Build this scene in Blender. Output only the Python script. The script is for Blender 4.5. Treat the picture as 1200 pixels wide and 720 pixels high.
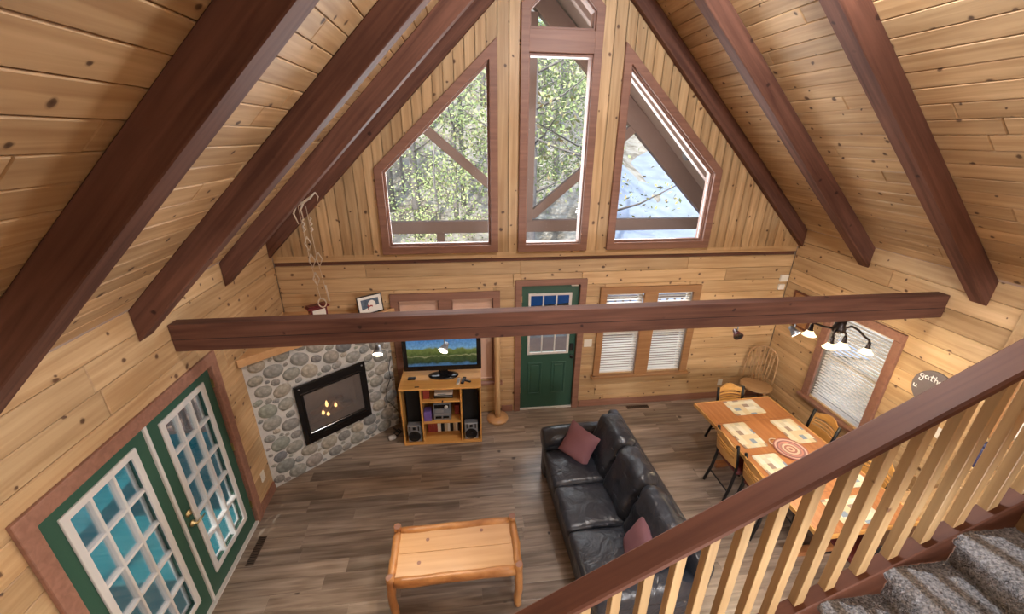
import bpy, bmesh, math, random
from mathutils import Vector, Matrix, noise
random.seed(7)
for o in list(bpy.data.objects): bpy.data.objects.remove(o)
C = bpy.context.scene.collection
scene = bpy.context.scene
R = math.radians

# ---------------------------------------------------------------- camera, sky, sun, exposure
HC = 3.94
def set_camera():
    pitch, yaw, roll, f = R(22.597), R(6.945), R(0.572), 481.555
    fw = Vector((math.sin(yaw)*math.cos(pitch), math.cos(yaw)*math.cos(pitch), -math.sin(pitch)))
    rt = Vector((math.cos(yaw), -math.sin(yaw), 0)); up = rt.cross(fw)
    rt2 = rt*math.cos(roll) + up*math.sin(roll); up2 = up*math.cos(roll) - rt*math.sin(roll)
    cd = bpy.data.cameras.new('camera'); cam = bpy.data.objects.new('camera', cd); C.objects.link(cam)
    cd.sensor_width = 36; cd.lens = f*36/1200; cd.clip_start = .05; cd.clip_end = 400
    m = Matrix((rt2, up2, -fw)).transposed().to_4x4(); m.translation = Vector((0, 0, HC)); cam.matrix_world = m
    scene.camera = cam
set_camera()
vs = scene.view_settings
vs.view_transform = 'Standard'; vs.look = 'None'; vs.gamma = 1; vs.use_curve_mapping = False
vs.exposure = 0.46
w = bpy.data.worlds.new('sky'); scene.world = w; w.use_nodes = True
nt = w.node_tree; bg = nt.nodes['Background']
sky = nt.nodes.new('ShaderNodeTexSky'); sky.sky_type = 'NISHITA'; sky.sun_disc = False
sky.sun_elevation = R(48); sky.sun_rotation = R(200); sky.air_density = 1.2; sky.dust_density = 2.0
nt.links.new(sky.outputs[0], bg.inputs[0]); bg.inputs[1].default_value = 0.30

def light(name, typ, loc, energy, col=(1, 1, 1), size=.1, direction=None, sy=None, cone=None):
    l = bpy.data.lights.new(name, typ); o = bpy.data.objects.new(name, l); C.objects.link(o)
    l.energy = energy; l.color = col; o.location = loc
    if typ == 'AREA':
        l.size = size
        if sy: l.shape = 'RECTANGLE'; l.size_y = sy
    elif typ == 'SUN': l.angle = size
    else: l.shadow_soft_size = size
    if cone: l.spot_size = cone; l.spot_blend = .6
    if direction: o.rotation_euler = Vector(direction).to_track_quat('-Z', 'Y').to_euler()
    return o
light('sun', 'SUN', (0, 0, 20), 3.4, (1, .96, .90), R(.6), (.30, .62, -.95))
WARM = (.97, .97, 1)
# area light added outside the gable, standing in for daylight through its windows
light('gable_daylight_fill', 'AREA', (1.17, 6.7, 3.55), 260, (.97, .98, 1), 5.0, (0, -1, .05), 2.6)
# unseen fill lights added in and below the loft (an added pendant follows later)
light('loft_fill', 'POINT', (1.4, -2.2, 4.9), 60, WARM, .35)
light('kitchen_fill', 'POINT', (3.4, -.7, 2.05), 150, WARM, .25)
light('under_loft_fill', 'POINT', (1.26, -.9, 2.05), 190, WARM, .25)

# ---------------------------------------------------------------- materials
M = {}
def mat(name, col, rough=.6, metal=0, emit=None, estr=1, spec=None, bump=0, bscale=80, var=0):
    m = bpy.data.materials.new(name); m.use_nodes = True; n = m.node_tree.nodes; L = m.node_tree.links
    b = n['Principled BSDF']; b.inputs['Base Color'].default_value = (*col, 1); b.inputs['Roughness'].default_value = rough
    b.inputs['Metallic'].default_value = metal
    if spec is not None: b.inputs['Specular IOR Level'].default_value = spec
    if emit: b.inputs['Emission Color'].default_value = (*emit, 1); b.inputs['Emission Strength'].default_value = estr
    if bump or var:
        tc = n.new('ShaderNodeTexCoord'); ns = n.new('ShaderNodeTexNoise'); ns.inputs['Scale'].default_value = bscale
        ns.inputs['Detail'].default_value = 4; L.new(tc.outputs['Object'], ns.inputs['Vector'])
        if bump:
            bp = n.new('ShaderNodeBump'); bp.inputs['Strength'].default_value = bump; bp.inputs['Distance'].default_value = .01
            L.new(ns.outputs[0], bp.inputs['Height']); L.new(bp.outputs[0], b.inputs['Normal'])
        if var:
            mx = n.new('ShaderNodeMix'); mx.data_type = 'RGBA'
            mx.inputs[6].default_value = (*[c*(1-var) for c in col], 1); mx.inputs[7].default_value = (*[min(1, c*(1+var)) for c in col], 1)
            L.new(ns.outputs[0], mx.inputs[0]); L.new(mx.outputs[2], b.inputs['Base Color'])
    M[name] = m; return m

def wood(name, light_c, dark_c, knot_c, grain=(1.2, 22, 22), knots=.5, kscale=4.5, rough=.45, tint=.16, bump=.12, ring=.5):
    """grain along local X, knots on the local XY face, per-object random offset and tint"""
    m = bpy.data.materials.new(name); m.use_nodes = True; N = m.node_tree.nodes; L = m.node_tree.links
    b = N['Principled BSDF']; b.inputs['Roughness'].default_value = rough
    if name in ('rail_wood', 'stain'): b.inputs['Specular IOR Level'].default_value = .3
    tc = N.new('ShaderNodeTexCoord'); oi = N.new('ShaderNodeObjectInfo')
    mul = N.new('ShaderNodeVectorMath'); mul.operation = 'SCALE'; mul.inputs[0].default_value = (57, 31, 17); L.new(oi.outputs['Random'], mul.inputs['Scale'])
    add = N.new('ShaderNodeVectorMath'); L.new(tc.outputs['Object'], add.inputs[0]); L.new(mul.outputs[0], add.inputs[1])
    mp = N.new('ShaderNodeMapping'); mp.inputs['Scale'].default_value = grain; L.new(add.outputs[0], mp.inputs[0])
    # knots
    vo = N.new('ShaderNodeTexVoronoi'); vo.voronoi_dimensions = '3D' if name in ('stain', 'rail_wood', 'baluster_pine', 'trim', 'honey_log') else '2D'; vo.inputs['Scale'].default_value = kscale; wv = N.new('ShaderNodeTexNoise'); wv.inputs['Scale'].default_value = 14; L.new(add.outputs[0], wv.inputs['Vector'])
    wm = N.new('ShaderNodeVectorMath'); wm.operation = 'MULTIPLY_ADD'; wm.inputs[1].default_value = (.05, .03, 0); L.new(wv.outputs['Color'], wm.inputs[0]); L.new(add.outputs[0], wm.inputs[2])
    L.new(wm.outputs[0], vo.inputs['Vector'])
    sep = N.new('ShaderNodeSeparateColor'); L.new(vo.outputs['Color'], sep.inputs[0])
    gate = N.new('ShaderNodeMath'); gate.operation = 'LESS_THAN'; gate.inputs[1].default_value = knots; L.new(sep.outputs[0], gate.inputs[0])
    rad = N.new('ShaderNodeMath'); rad.operation = 'MULTIPLY_ADD'; rad.inputs[1].default_value = .06; rad.inputs[2].default_value = .035; L.new(sep.outputs[1], rad.inputs[0])
    dv = N.new('ShaderNodeMath'); dv.operation = 'DIVIDE'; L.new(vo.outputs['Distance'], dv.inputs[0]); L.new(rad.outputs[0], dv.inputs[1])
    kr = N.new('ShaderNodeValToRGB'); e = kr.color_ramp.elements
    e[0].position = 0; e[0].color = (1, 1, 1, 1); e[1].position = 1.0; e[1].color = (0, 0, 0, 1)
    x = e.new(.55); x.color = (.85, .85, .85, 1); x = e.new(.7); x.color = (.35, .35, .35, 1)
    sc = N.new('ShaderNodeMath'); sc.operation = 'MULTIPLY'; sc.inputs[1].default_value = .7; L.new(dv.outputs[0], sc.inputs[0]); L.new(sc.outputs[0], kr.inputs[0])
    km = N.new('ShaderNodeMath'); km.operation = 'MULTIPLY'; L.new(kr.outputs[0], km.inputs[0]); L.new(gate.outputs[0], km.inputs[1])
    # grain warped round knots
    n1 = N.new('ShaderNodeTexNoise'); n1.inputs['Scale'].default_value = 1; n1.inputs['Detail'].default_value = 5; n1.inputs['Distortion'].default_value = .6; L.new(mp.outputs[0], n1.inputs['Vector'])
    n2 = N.new('ShaderNodeTexNoise'); n2.inputs['Scale'].default_value = 1.6; n2.inputs['Detail'].default_value = 2; L.new(add.outputs[0], n2.inputs['Vector'])
    a1 = N.new('ShaderNodeMath'); a1.operation = 'MULTIPLY_ADD'; a1.inputs[1].default_value = .45; L.new(n2.outputs[0], a1.inputs[0]); L.new(n1.outputs[0], a1.inputs[2])
    cr = N.new('ShaderNodeValToRGB'); cr.color_ramp.elements[0].position = .46; cr.color_ramp.elements[1].position = .92
    cr.color_ramp.elements[0].color = (*light_c, 1); cr.color_ramp.elements[1].color = (*dark_c, 1); L.new(a1.outputs[0], cr.inputs[0])
    mk = N.new('ShaderNodeMix'); mk.data_type = 'RGBA'; mk.inputs[7].default_value = (*knot_c, 1); L.new(km.outputs[0], mk.inputs[0]); L.new(cr.outputs[0], mk.inputs[6])
    hs = N.new('ShaderNodeHueSaturation'); L.new(mk.outputs[2], hs.inputs['Color'])
    vm = N.new('ShaderNodeMath'); vm.operation = 'MULTIPLY_ADD'; vm.inputs[1].default_value = 2*tint; vm.inputs[2].default_value = 1-tint; L.new(oi.outputs['Random'], vm.inputs[0]); L.new(vm.outputs[0], hs.inputs['Value'])
    L.new(hs.outputs[0], b.inputs['Base Color'])
    bp = N.new('ShaderNodeBump'); bp.inputs['Strength'].default_value = bump; bp.inputs['Distance'].default_value = .004
    L.new(n1.outputs[0], bp.inputs['Height']); L.new(bp.outputs[0], b.inputs['Normal'])
    M[name] = m; return m
wood('pine', (.63, .44, .24), (.43, .265, .125), (.085, .035, .014), knots=.62, kscale=4.8, tint=.18)
wood('pine_ceiling', (.60, .415, .225), (.39, .235, .11), (.07, .03, .012), knots=.6, rough=.6)
wood('stain', (.185, .082, .053), (.085, .034, .022), (.035, .014, .01), knots=.75, kscale=4.2, rough=.7, tint=.06, bump=.25)
wood('trim', (.33, .165, .112), (.22, .105, .07), (.11, .04, .025), knots=.15, kscale=3, rough=.5, tint=.07)
wood('trim_tan', (.40, .21, .09), (.29, .14, .055), (.12, .05, .02), knots=.2, kscale=3, rough=.5, tint=.05)
wood('rail_wood', (.17, .065, .037), (.095, .034, .019), (.05, .015, .01), knots=.1, kscale=2, rough=.55, tint=.03)
wood('baluster_pine', (.56, .375, .185), (.40, .245, .11), (.16, .07, .03), knots=.6, kscale=7, rough=.4, tint=.10)
wood('table_wood', (.52, .235, .095), (.38, .15, .055), (.25, .09, .03), knots=0, rough=.28, tint=.05)
wood('chair_wood', (.66, .36, .11), (.52, .26, .07), (.3, .12, .04), knots=0, rough=.35, tint=.05)
wood('oak', (.70, .385, .115), (.58, .28, .07), (.25, .1, .03), knots=.1, rough=.35, tint=.05)
wood('honey_log', (.62, .31, .11), (.33, .13, .04), (.16, .05, .02), grain=(5, 9, 9), knots=.45, kscale=9, rough=.35, tint=.06, bump=.4)
wood('honey_board', (.64, .385, .19), (.55, .315, .14), (.20, .08, .05), knots=.0, kscale=4, rough=.32, tint=.03)
wood('windsor_wood', (.48, .30, .15), (.38, .22, .10), (.2, .1, .05), knots=0, rough=.4, tint=.04)
wood('floor_wood', (.43, .345, .27), (.15, .108, .078), (.05, .035, .025), grain=(1.3, 17, 17), knots=.10, kscale=3, rough=.33, tint=.22, bump=.1)
mat('green', (.028, .088, .058), .45, bump=.05, bscale=60)
mat('white_paint', (.62, .60, .57), .45)
mat('blind', (.86, .83, .78), .6)
mat('blind_pink', (.62, .40, .29), .6)
mat('black_metal', (.012, .011, .012), .4, .3)
mat('black_gloss', (.006, .006, .007), .12)
mat('black_cloth', (.010, .010, .011), .95, bump=.3, bscale=500)
mat('brass', (.55, .42, .2), .35, 1)
mat('dark_bronze', (.03, .022, .02), .35, .7)
mat('silver', (.35, .37, .40), .35, .6)
mat('grey_plastic', (.2, .22, .25), .4)
mat('white_plastic', (.75, .72, .64), .5)
mat('mortar', (.54, .53, .50), .95, bump=.8, bscale=40, var=.12)
mat('seat_red', (.13, .022, .02), .5)
mat('cushion', (.27, .125, .145), .85, bump=.3, bscale=250, var=.12)
mat('antler', (.6, .5, .38), .6)
mat('clock_red', (.14, .018, .022), .3)
mat('paper', (.78, .76, .7), .7)
mat('sign_grey', (.14, .115, .115), .7, var=.15, bscale=20)
mat('chalk', (.85, .84, .82), .8)
mat('lamp_glow', (1, .9, .75), .5, emit=(1, .86, .62), estr=9)
mat('shade_glow', (1, .9, .7), .5, emit=(1, .80, .5), estr=1.0)
mat('flame', (1, .5, .15), .5, emit=(1, .55, .2), estr=3.5)
mat('firebrick', (.26, .235, .225), .9, var=.3, bscale=12)
mat('charlog', (.14, .085, .055), .9, bump=.6, bscale=30, var=.4)
mat('vent', (.09, .055, .035), .5)
mat('teal', (.012, .20, .235), .95, bump=.6, bscale=220, var=.25)
mat('deck_wood', (.30, .20, .15), .7, var=.15, bscale=6)
mat('log_siding', (.30, .26, .22), .8, var=.2, bscale=6)
mat('shingle', (.10, .085, .075), .9, var=.3, bscale=9)
mat('porch_paint', (.30, .215, .185), .6, var=.08, bscale=6)
mat('soffit', (.50, .40, .345), .7, var=.06, bscale=5)
mat('bark', (.25, .225, .21), .9, bump=.8, bscale=12, var=.45)
mat('road', (.30, .345, .43), .95, bump=.6, bscale=1.1, var=.45)
mat('car_blue', (.012, .09, .30), .2, spec=.7)
mat('tire', (.02, .02, .02), .8)
mat('cabinet', (.30, .165, .085), .5, var=.15, bscale=8)
mat('blue_floral', (.03, .035, .10), .6)
mat('book_a', (.28, .04, .03), .6); mat('book_b', (.16, .10, .35), .5); mat('book_c', (.5, .42, .3), .6)
mat('cable', (.02, .018, .02), .5)
mat('cord_white', (.6, .55, .5), .5)

def ramp_mat(name, build, rough=.6, emit=0):
    m = bpy.data.materials.new(name); m.use_nodes = True; N = m.node_tree.nodes; L = m.node_tree.links
    b = N['Principled BSDF']; b.inputs['Roughness'].default_value = rough
    tc = N.new('ShaderNodeTexCoord'); col = build(N, L, tc); L.new(col, b.inputs['Base Color'])
    if emit: L.new(col, b.inputs['Emission Color']); b.inputs['Emission Strength'].default_value = emit
    M[name] = m; return m, N, L, b
def ramp(N, stops, const=False):
    r = N.new('ShaderNodeValToRGB'); e = r.color_ramp.elements
    if const: r.color_ramp.interpolation = 'CONSTANT'
    e[0].position, e[0].color = stops[0][0], (*stops[0][1], 1); e[1].position, e[1].color = stops[-1][0], (*stops[-1][1], 1)
    for p, c in stops[1:-1]: x = e.new(p); x.color = (*c, 1)
    return r
def leather_b(N, L, tc):
    ns = N.new('ShaderNodeTexNoise'); ns.inputs['Scale'].default_value = 3; ns.inputs['Detail'].default_value = 3; L.new(tc.outputs['Object'], ns.inputs[0])
    r = ramp(N, [(.3, (.014, .017, .025)), (.75, (.036, .042, .056))]); L.new(ns.outputs[0], r.inputs[0]); return r.outputs[0]
m, N, L, b = ramp_mat('leather', leather_b, .33)
b.inputs['Specular IOR Level'].default_value = .65
tc = N.new('ShaderNodeTexCoord'); n1 = N.new('ShaderNodeTexNoise'); n1.inputs['Scale'].default_value = 7; n1.inputs['Detail'].default_value = 3; n1.inputs['Distortion'].default_value = 1.6
L.new(tc.outputs['Object'], n1.inputs[0]); bp = N.new('ShaderNodeBump'); bp.inputs['Strength'].default_value = .38; bp.inputs['Distance'].default_value = .03
L.new(n1.outputs[0], bp.inputs['Height']); L.new(bp.outputs[0], b.inputs['Normal'])
def carpet_b(N, L, tc):
    ns = N.new('ShaderNodeTexNoise'); ns.inputs['Scale'].default_value = 110; ns.inputs['Detail'].default_value = 2; L.new(tc.outputs['Object'], ns.inputs[0])
    n2 = N.new('ShaderNodeTexNoise'); n2.inputs['Scale'].default_value = 9; L.new(tc.outputs['Object'], n2.inputs[0])
    a = N.new('ShaderNodeMath'); a.operation = 'MULTIPLY_ADD'; a.inputs[1].default_value = .3; L.new(n2.outputs[0], a.inputs[0]); L.new(ns.outputs[0], a.inputs[2])
    r = ramp(N, [(.42, (.10, .105, .115)), (.85, (.54, .56, .60))]); L.new(a.outputs[0], r.inputs[0]); return r.outputs[0]
m, N, L, b = ramp_mat('carpet', carpet_b, 1.0)
tc = N.new('ShaderNodeTexCoord'); n1 = N.new('ShaderNodeTexNoise'); n1.inputs['Scale'].default_value = 150; L.new(tc.outputs['Object'], n1.inputs[0])
bp = N.new('ShaderNodeBump'); bp.inputs['Strength'].default_value = 1; bp.inputs['Distance'].default_value = .012; L.new(n1.outputs[0], bp.inputs['Height']); L.new(bp.outputs[0], b.inputs['Normal'])
def stone_b(N, L, tc):
    oi = N.new('ShaderNodeObjectInfo'); r = ramp(N, [(0, (.19, .20, .20)), (.2, (.32, .31, .26)), (.4, (.25, .26, .255)), (.6, (.38, .34, .27)), (.75, (.16, .17, .18)), (.9, (.28, .30, .25)), (1, (.28, .235, .22))])
    L.new(oi.outputs['Random'], r.inputs[0])
    ns = N.new('ShaderNodeTexNoise'); ns.inputs['Scale'].default_value = 2.2; ns.inputs['Detail'].default_value = 6; L.new(tc.outputs['Object'], ns.inputs[0])
    mx = N.new('ShaderNodeMix'); mx.data_type = 'RGBA'; mx.blend_type = 'OVERLAY'; mx.inputs[0].default_value = .75; L.new(r.outputs[0], mx.inputs[6]); L.new(ns.outputs[0], mx.inputs[7]); return mx.outputs[2]
ramp_mat('stone', stone_b, .7)
def mat_b(N, L, tc):   # patchwork place mat print
    mp = N.new('ShaderNodeMapping'); mp.inputs['Scale'].default_value = (13, 17, 1); L.new(tc.outputs['Object'], mp.inputs[0])
    fl = N.new('ShaderNodeVectorMath'); fl.operation = 'FLOOR'; L.new(mp.outputs[0], fl.inputs[0])
    wn = N.new('ShaderNodeTexWhiteNoise'); wn.noise_dimensions = '2D'; L.new(fl.outputs[0], wn.inputs['Vector'])
    r = ramp(N, [(0, (.72, .66, .48)), (.35, (.66, .55, .35)), (.55, (.76, .72, .6)), (.64, (.25, .32, .40)), (.80, (.34, .25, .19)), (.92, (.62, .58, .45))], True); L.new(wn.outputs[0], r.inputs[0]); return r.outputs[0]
ramp_mat('placemat', mat_b, .7)
def plate_b(N, L, tc):
    ln = N.new('ShaderNodeVectorMath'); ln.operation = 'LENGTH'; L.new(tc.outputs['Object'], ln.inputs[0])
    ml = N.new('ShaderNodeMath'); ml.operation = 'MULTIPLY'; ml.inputs[1].default_value = 5.6; L.new(ln.outputs['Value'], ml.inputs[0])
    r = ramp(N, [(0, (.3, .12, .1)), (.12, (.6, .42, .3)), (.25, (.35, .15, .12)), (.36, (.62, .48, .36)), (.48, (.35, .2, .17)), (.58, (.5, .22, .18)), (.68, (.25, .12, .12)), (.78, (.6, .4, .33)), (.88, (.4, .16, .13)), (1, (.62, .42, .34))], True)
    L.new(ml.outputs[0], r.inputs[0]); return r.outputs[0]
ramp_mat('woven', plate_b, .8)
def screen_b(N, L, tc):   # the lake picture on the television screen
    sp = N.new('ShaderNodeSeparateXYZ'); L.new(tc.outputs['Object'], sp.inputs[0])
    ns = N.new('ShaderNodeTexNoise'); ns.inputs['Scale'].default_value = 9; ns.inputs['Detail'].default_value = 5; L.new(tc.outputs['Object'], ns.inputs[0])
    a = N.new('ShaderNodeMath'); a.operation = 'MULTIPLY_ADD'; a.inputs[1].default_value = .12; L.new(ns.outputs[0], a.inputs[0]); L.new(sp.outputs[2], a.inputs[2])
    mr = N.new('ShaderNodeMapRange'); mr.inputs[1].default_value = -.25; mr.inputs[2].default_value = .20; L.new(a.outputs[0], mr.inputs[0])
    r = ramp(N, [(0, (.04, .10, .22)), (.16, (.05, .13, .26)), (.24, (.025, .045, .025)), (.42, (.05, .075, .025)), (.455, (.20, .22, .12)), (.48, (.05, .08, .025)), (.68, (.12, .16, .045)), (.74, (.12, .28, .48)), (1, (.05, .17, .42))]); L.new(mr.outputs[0], r.inputs[0])
    n3 = N.new('ShaderNodeTexNoise'); n3.inputs['Scale'].default_value = 40; L.new(tc.outputs['Object'], n3.inputs[0])
    mx = N.new('ShaderNodeMix'); mx.data_type = 'RGBA'; mx.blend_type = 'OVERLAY'; mx.inputs[0].default_value = .5; L.new(r.outputs[0], mx.inputs[6]); L.new(n3.outputs[0], mx.inputs[7]); return mx.outputs[2]
ramp_mat('tv_screen', screen_b, .12, .30)
def print_b(N, L, tc):    # framed print: white moon and snow on a dark night
    sp = N.new('ShaderNodeSeparateXYZ'); L.new(tc.outputs['Object'], sp.inputs[0])
    ns = N.new('ShaderNodeTexNoise'); ns.inputs['Scale'].default_value = 30; L.new(tc.outputs['Object'], ns.inputs[0])
    r = ramp(N, [(.3, (.03, .06, .10)), (.8, (.10, .15, .20))]); L.new(ns.outputs[0], r.inputs[0]); return r.outputs[0]
ramp_mat('print_night', print_b, .5)
def ground_b(N, L, tc):
    ns = N.new('ShaderNodeTexNoise'); ns.inputs['Scale'].default_value = 1.2; ns.inputs['Detail'].default_value = 8; ns.inputs['Roughness'].default_value = .75; L.new(tc.outputs['Object'], ns.inputs[0])
    r = ramp(N, [(.32, (.10, .08, .055)), (.45, (.26, .22, .165)), (.58, (.42, .385, .33)), (.78, (.22, .25, .10))]); L.new(ns.outputs[0], r.inputs[0]); return r.outputs[0]
ramp_mat('leaf_litter', ground_b, .95)
def leaf_b(N, L, tc):
    g = N.new('ShaderNodeNewGeometry'); oi = N.new('ShaderNodeObjectInfo')
    a = N.new('ShaderNodeMath'); a.operation = 'MULTIPLY_ADD'; a.inputs[1].default_value = .6; L.new(g.outputs['Random Per Island'], a.inputs[0])
    h = N.new('ShaderNodeMath'); h.operation = 'MULTIPLY'; h.inputs[1].default_value = .4; L.new(oi.outputs['Random'], h.inputs[0]); L.new(h.outputs[0], a.inputs[2])
    r = ramp(N, [(0, (.20, .27, .14)), (.35, (.32, .42, .16)), (.6, (.48, .54, .24)), (.85, (.62, .58, .28)), (1, (.55, .42, .22))]); L.new(a.outputs[0], r.inputs[0]); return r.outputs[0]
m, N, L, b = ramp_mat('leaf', leaf_b, .7)
def glass_mat(name, tint=(1, 1, 1), refl=1.0):
    m = bpy.data.materials.new(name); m.use_nodes = True; N = m.node_tree.nodes; L = m.node_tree.links
    N.remove(N['Principled BSDF']); t = N.new('ShaderNodeBsdfTransparent'); t.inputs[0].default_value = (*tint, 1)
    g = N.new('ShaderNodeBsdfGlossy'); g.inputs['Roughness'].default_value = .02
    f = N.new('ShaderNodeFresnel'); f.inputs[0].default_value = 1.35
    s = N.new('ShaderNodeMath'); s.operation = 'MULTIPLY'; s.inputs[1].default_value = refl; L.new(f.outputs[0], s.inputs[0])
    mx = N.new('ShaderNodeMixShader'); L.new(s.outputs[0], mx.inputs[0]); L.new(t.outputs[0], mx.inputs[1]); L.new(g.outputs[0], mx.inputs[2])
    L.new(mx.outputs[0], N['Material Output'].inputs[0]); M[name] = m
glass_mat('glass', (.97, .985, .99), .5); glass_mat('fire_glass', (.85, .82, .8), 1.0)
fgm = M['fire_glass'].node_tree; df = fgm.nodes.new('ShaderNodeBsdfDiffuse'); df.inputs[0].default_value = (.42, .37, .35, 1); mxs = fgm.nodes.new('ShaderNodeMixShader'); mxs.inputs[0].default_value = .2  # grey diffuse mixed in as painted haze for the room's reflection
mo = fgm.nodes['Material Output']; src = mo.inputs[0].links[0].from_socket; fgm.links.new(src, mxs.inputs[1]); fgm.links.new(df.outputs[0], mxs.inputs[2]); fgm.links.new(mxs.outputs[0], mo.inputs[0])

# ---------------------------------------------------------------- builders
class MB:
    def __init__(s): s.v = []; s.f = []
    def quadmesh(s, vs, fs):
        o = len(s.v); s.v += [tuple(v) for v in vs]; s.f += [tuple(i+o for i in f) for f in fs]; return s
    def box(s, x0, x1, y0, y1, z0, z1, mtx=None):
        vs = [(x, y, z) for z in (z0, z1) for y in (y0, y1) for x in (x0, x1)]
        if mtx: vs = [mtx @ Vector(v) for v in vs]
        return s.quadmesh(vs, [(0, 2, 3, 1), (4, 5, 7, 6), (0, 1, 5, 4), (2, 6, 7, 3), (0, 4, 6, 2), (1, 3, 7, 5)])
    def prism(s, poly, d0, d1, fr):
        """poly of 2D points (ccw), fr(x, y, d) -> 3D"""
        n = len(poly); vs = [fr(x, y, d0) for x, y in poly] + [fr(x, y, d1) for x, y in poly]
        fs = [tuple(range(n-1, -1, -1)), tuple(range(n, 2*n))] + [(i, (i+1) % n, n+(i+1) % n, n+i) for i in range(n)]
        return s.quadmesh(vs, fs)
    def ring(s, po, pi, d0, d1, fr):
        n = len(po); vs = [fr(*p, d) for d in (d0, d1) for q in (po, pi) for p in q]; fs = []
        for i in range(n):
            j = (i+1) % n
            fs += [(i, n+i, n+j, j), (2*n+i, 2*n+j, 3*n+j, 3*n+i), (i, j, 2*n+j, 2*n+i), (n+i, 3*n+i, 3*n+j, n+j)]
        return s.quadmesh(vs, fs)
    def tube(s, pts, rad, seg=8, cap=True):
        pts = [Vector(p) for p in pts]; n = len(pts); rad = rad if isinstance(rad, (list, tuple)) else [rad]*n
        o = len(s.v); ref = None
        for i, p in enumerate(pts):
            t = (pts[min(i+1, n-1)] - pts[max(i-1, 0)]).normalized()
            if ref is None: ref = t.orthogonal().normalized()
            ref = (ref - t*ref.dot(t)).normalized(); b = t.cross(ref)
            for k in range(seg):
                a = 2*math.pi*k/seg; s.v.append(tuple(p + (ref*math.cos(a) + b*math.sin(a))*rad[i]))
        for i in range(n-1):
            for k in range(seg):
                a, b = o+i*seg+k, o+i*seg+(k+1) % seg; s.f.append((a, b, b+seg, a+seg))
        if cap: s.f.append(tuple(o+k for k in range(seg-1, -1, -1))); s.f.append(tuple(o+(n-1)*seg+k for k in range(seg)))
        return s
    def lathe(s, prof, seg=20, mtx=None, cap=True):
        o = len(s.v)
        for r, z in prof:
            for k in range(seg):
                a = 2*math.pi*k/seg; p = Vector((r*math.cos(a), r*math.sin(a), z)); s.v.append(tuple(mtx @ p if mtx else p))
        for i in range(len(prof)-1):
            for k in range(seg):
                a, b = o+i*seg+k, o+i*seg+(k+1) % seg; s.f.append((a, b, b+seg, a+seg))
        if cap: s.f.append(tuple(o+k for k in range(seg-1, -1, -1))); s.f.append(tuple(o+(len(prof)-1)*seg+k for k in range(seg)))
        return s
    def soft(s, hx, hy, hz, r, n=8, bulge=0, mtx=None, wr=0, seed=0):
        """rounded box with half sizes; bulge on top, wr wrinkles"""
        o = len(s.v); idx = {}
        def vert(p):
            k = tuple(round(c, 5) for c in p)
            if k in idx: return idx[k]
            q = [max(-h+r, min(h-r, c*h)) for c, h in zip(p, (hx, hy, hz))]
            dv = Vector([c*h - qq for c, h, qq in zip(p, (hx, hy, hz), q)])
            v = Vector(q) + (dv.normalized()*r if dv.length > 1e-9 else dv)
            bl = bulge*(1-p[0]**2)*(1-p[1]**2); v.z += bl*(1 if p[2] > 0 else -.3)*abs(p[2])
            if wr: v += v.normalized()*wr*(noise.noise(Vector((v.x*7+seed, v.y*8, v.z*8))) + .7*(.35-abs(noise.noise(Vector((v.x*16+seed, v.y*9, v.z*7))))))
            if mtx: v = mtx @ v
            idx[k] = len(s.v); s.v.append(tuple(v)); return idx[k]
        for ax in range(3):
            for sg in (-1, 1):
                for i in range(n):
                    for j in range(n):
                        c = []
                        for di, dj in ((0, 0), (1, 0), (1, 1), (0, 1)):
                            a, b = -1+2*(i+di)/n, -1+2*(j+dj)/n
                            # denser near the edges
                            a, b = math.sin(a*math.pi/2), math.sin(b*math.pi/2)
                            p = [0, 0, 0]; p[ax] = sg; p[(ax+1) % 3] = a; p[(ax+2) % 3] = b; c.append(vert(p))
                        s.f.append(tuple(c if sg > 0 else c[::-1]))
        return s
    def build(s, name, m, parent=None, smooth=False, bevel=0):
        me = bpy.data.meshes.new(name); me.from_pydata(s.v, [], s.f)
        if bevel:
            bm = bmesh.new(); bm.from_mesh(me); bmesh.ops.remove_doubles(bm, verts=bm.verts, dist=1e-5)
            bmesh.ops.bevel(bm, geom=list(bm.edges), offset=bevel, segments=1 if bevel < .01 else 2, affect='EDGES', clamp_overlap=True); bm.to_mesh(me); bm.free()
        bm = bmesh.new(); bm.from_mesh(me); bmesh.ops.recalc_face_normals(bm, faces=bm.faces); bm.to_mesh(me); bm.free()
        me.materials.append(M[m] if isinstance(m, str) else m)
        if smooth: me.polygons.foreach_set('use_smooth', [True]*len(me.polygons))
        o = bpy.data.objects.new(name, me); C.objects.link(o)
        if parent: o.parent = parent
        return o
def tag(o, label, cat, group=None):
    o['label'] = label; o['category'] = cat
    if group: o['group'] = group
    return o
def thing(name, label, cat, loc=(0, 0, 0), rz=0, group=None):
    o = bpy.data.objects.new(name, None); C.objects.link(o); o.location = loc; o.rotation_euler = (0, 0, rz); o.empty_display_size = .1
    return tag(o, label, cat, group)
def struct(o): o['kind'] = 'structure'; return o
def sroot(name, loc=(0, 0, 0)):
    o = bpy.data.objects.new(name, None); C.objects.link(o); o.location = loc; return struct(o)
def copy_tree(o, parent=None):
    c = o.copy(); C.objects.link(c); c.parent = parent
    for ch in list(o.children): copy_tree(ch, c)
    return c
def frame(origin, xa, ya, za):
    m = Matrix((Vector(xa), Vector(ya), Vector(za))).transposed().to_4x4(); m.translation = Vector(origin); return m
def inset(poly, d):
    n = len(poly); out = []
    for i in range(n):
        p0, p1, p2 = Vector(poly[i-1]), Vector(poly[i]), Vector(poly[(i+1) % n])
        e1, e2 = (p1-p0).normalized(), (p2-p1).normalized(); n1, n2 = Vector((-e1.y, e1.x)), Vector((-e2.y, e2.x))
        k = (n1+n2); k /= max(.2, k.dot(n1)); out.append(tuple(p1 + k*d))
    return out
_cache = {}
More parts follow.
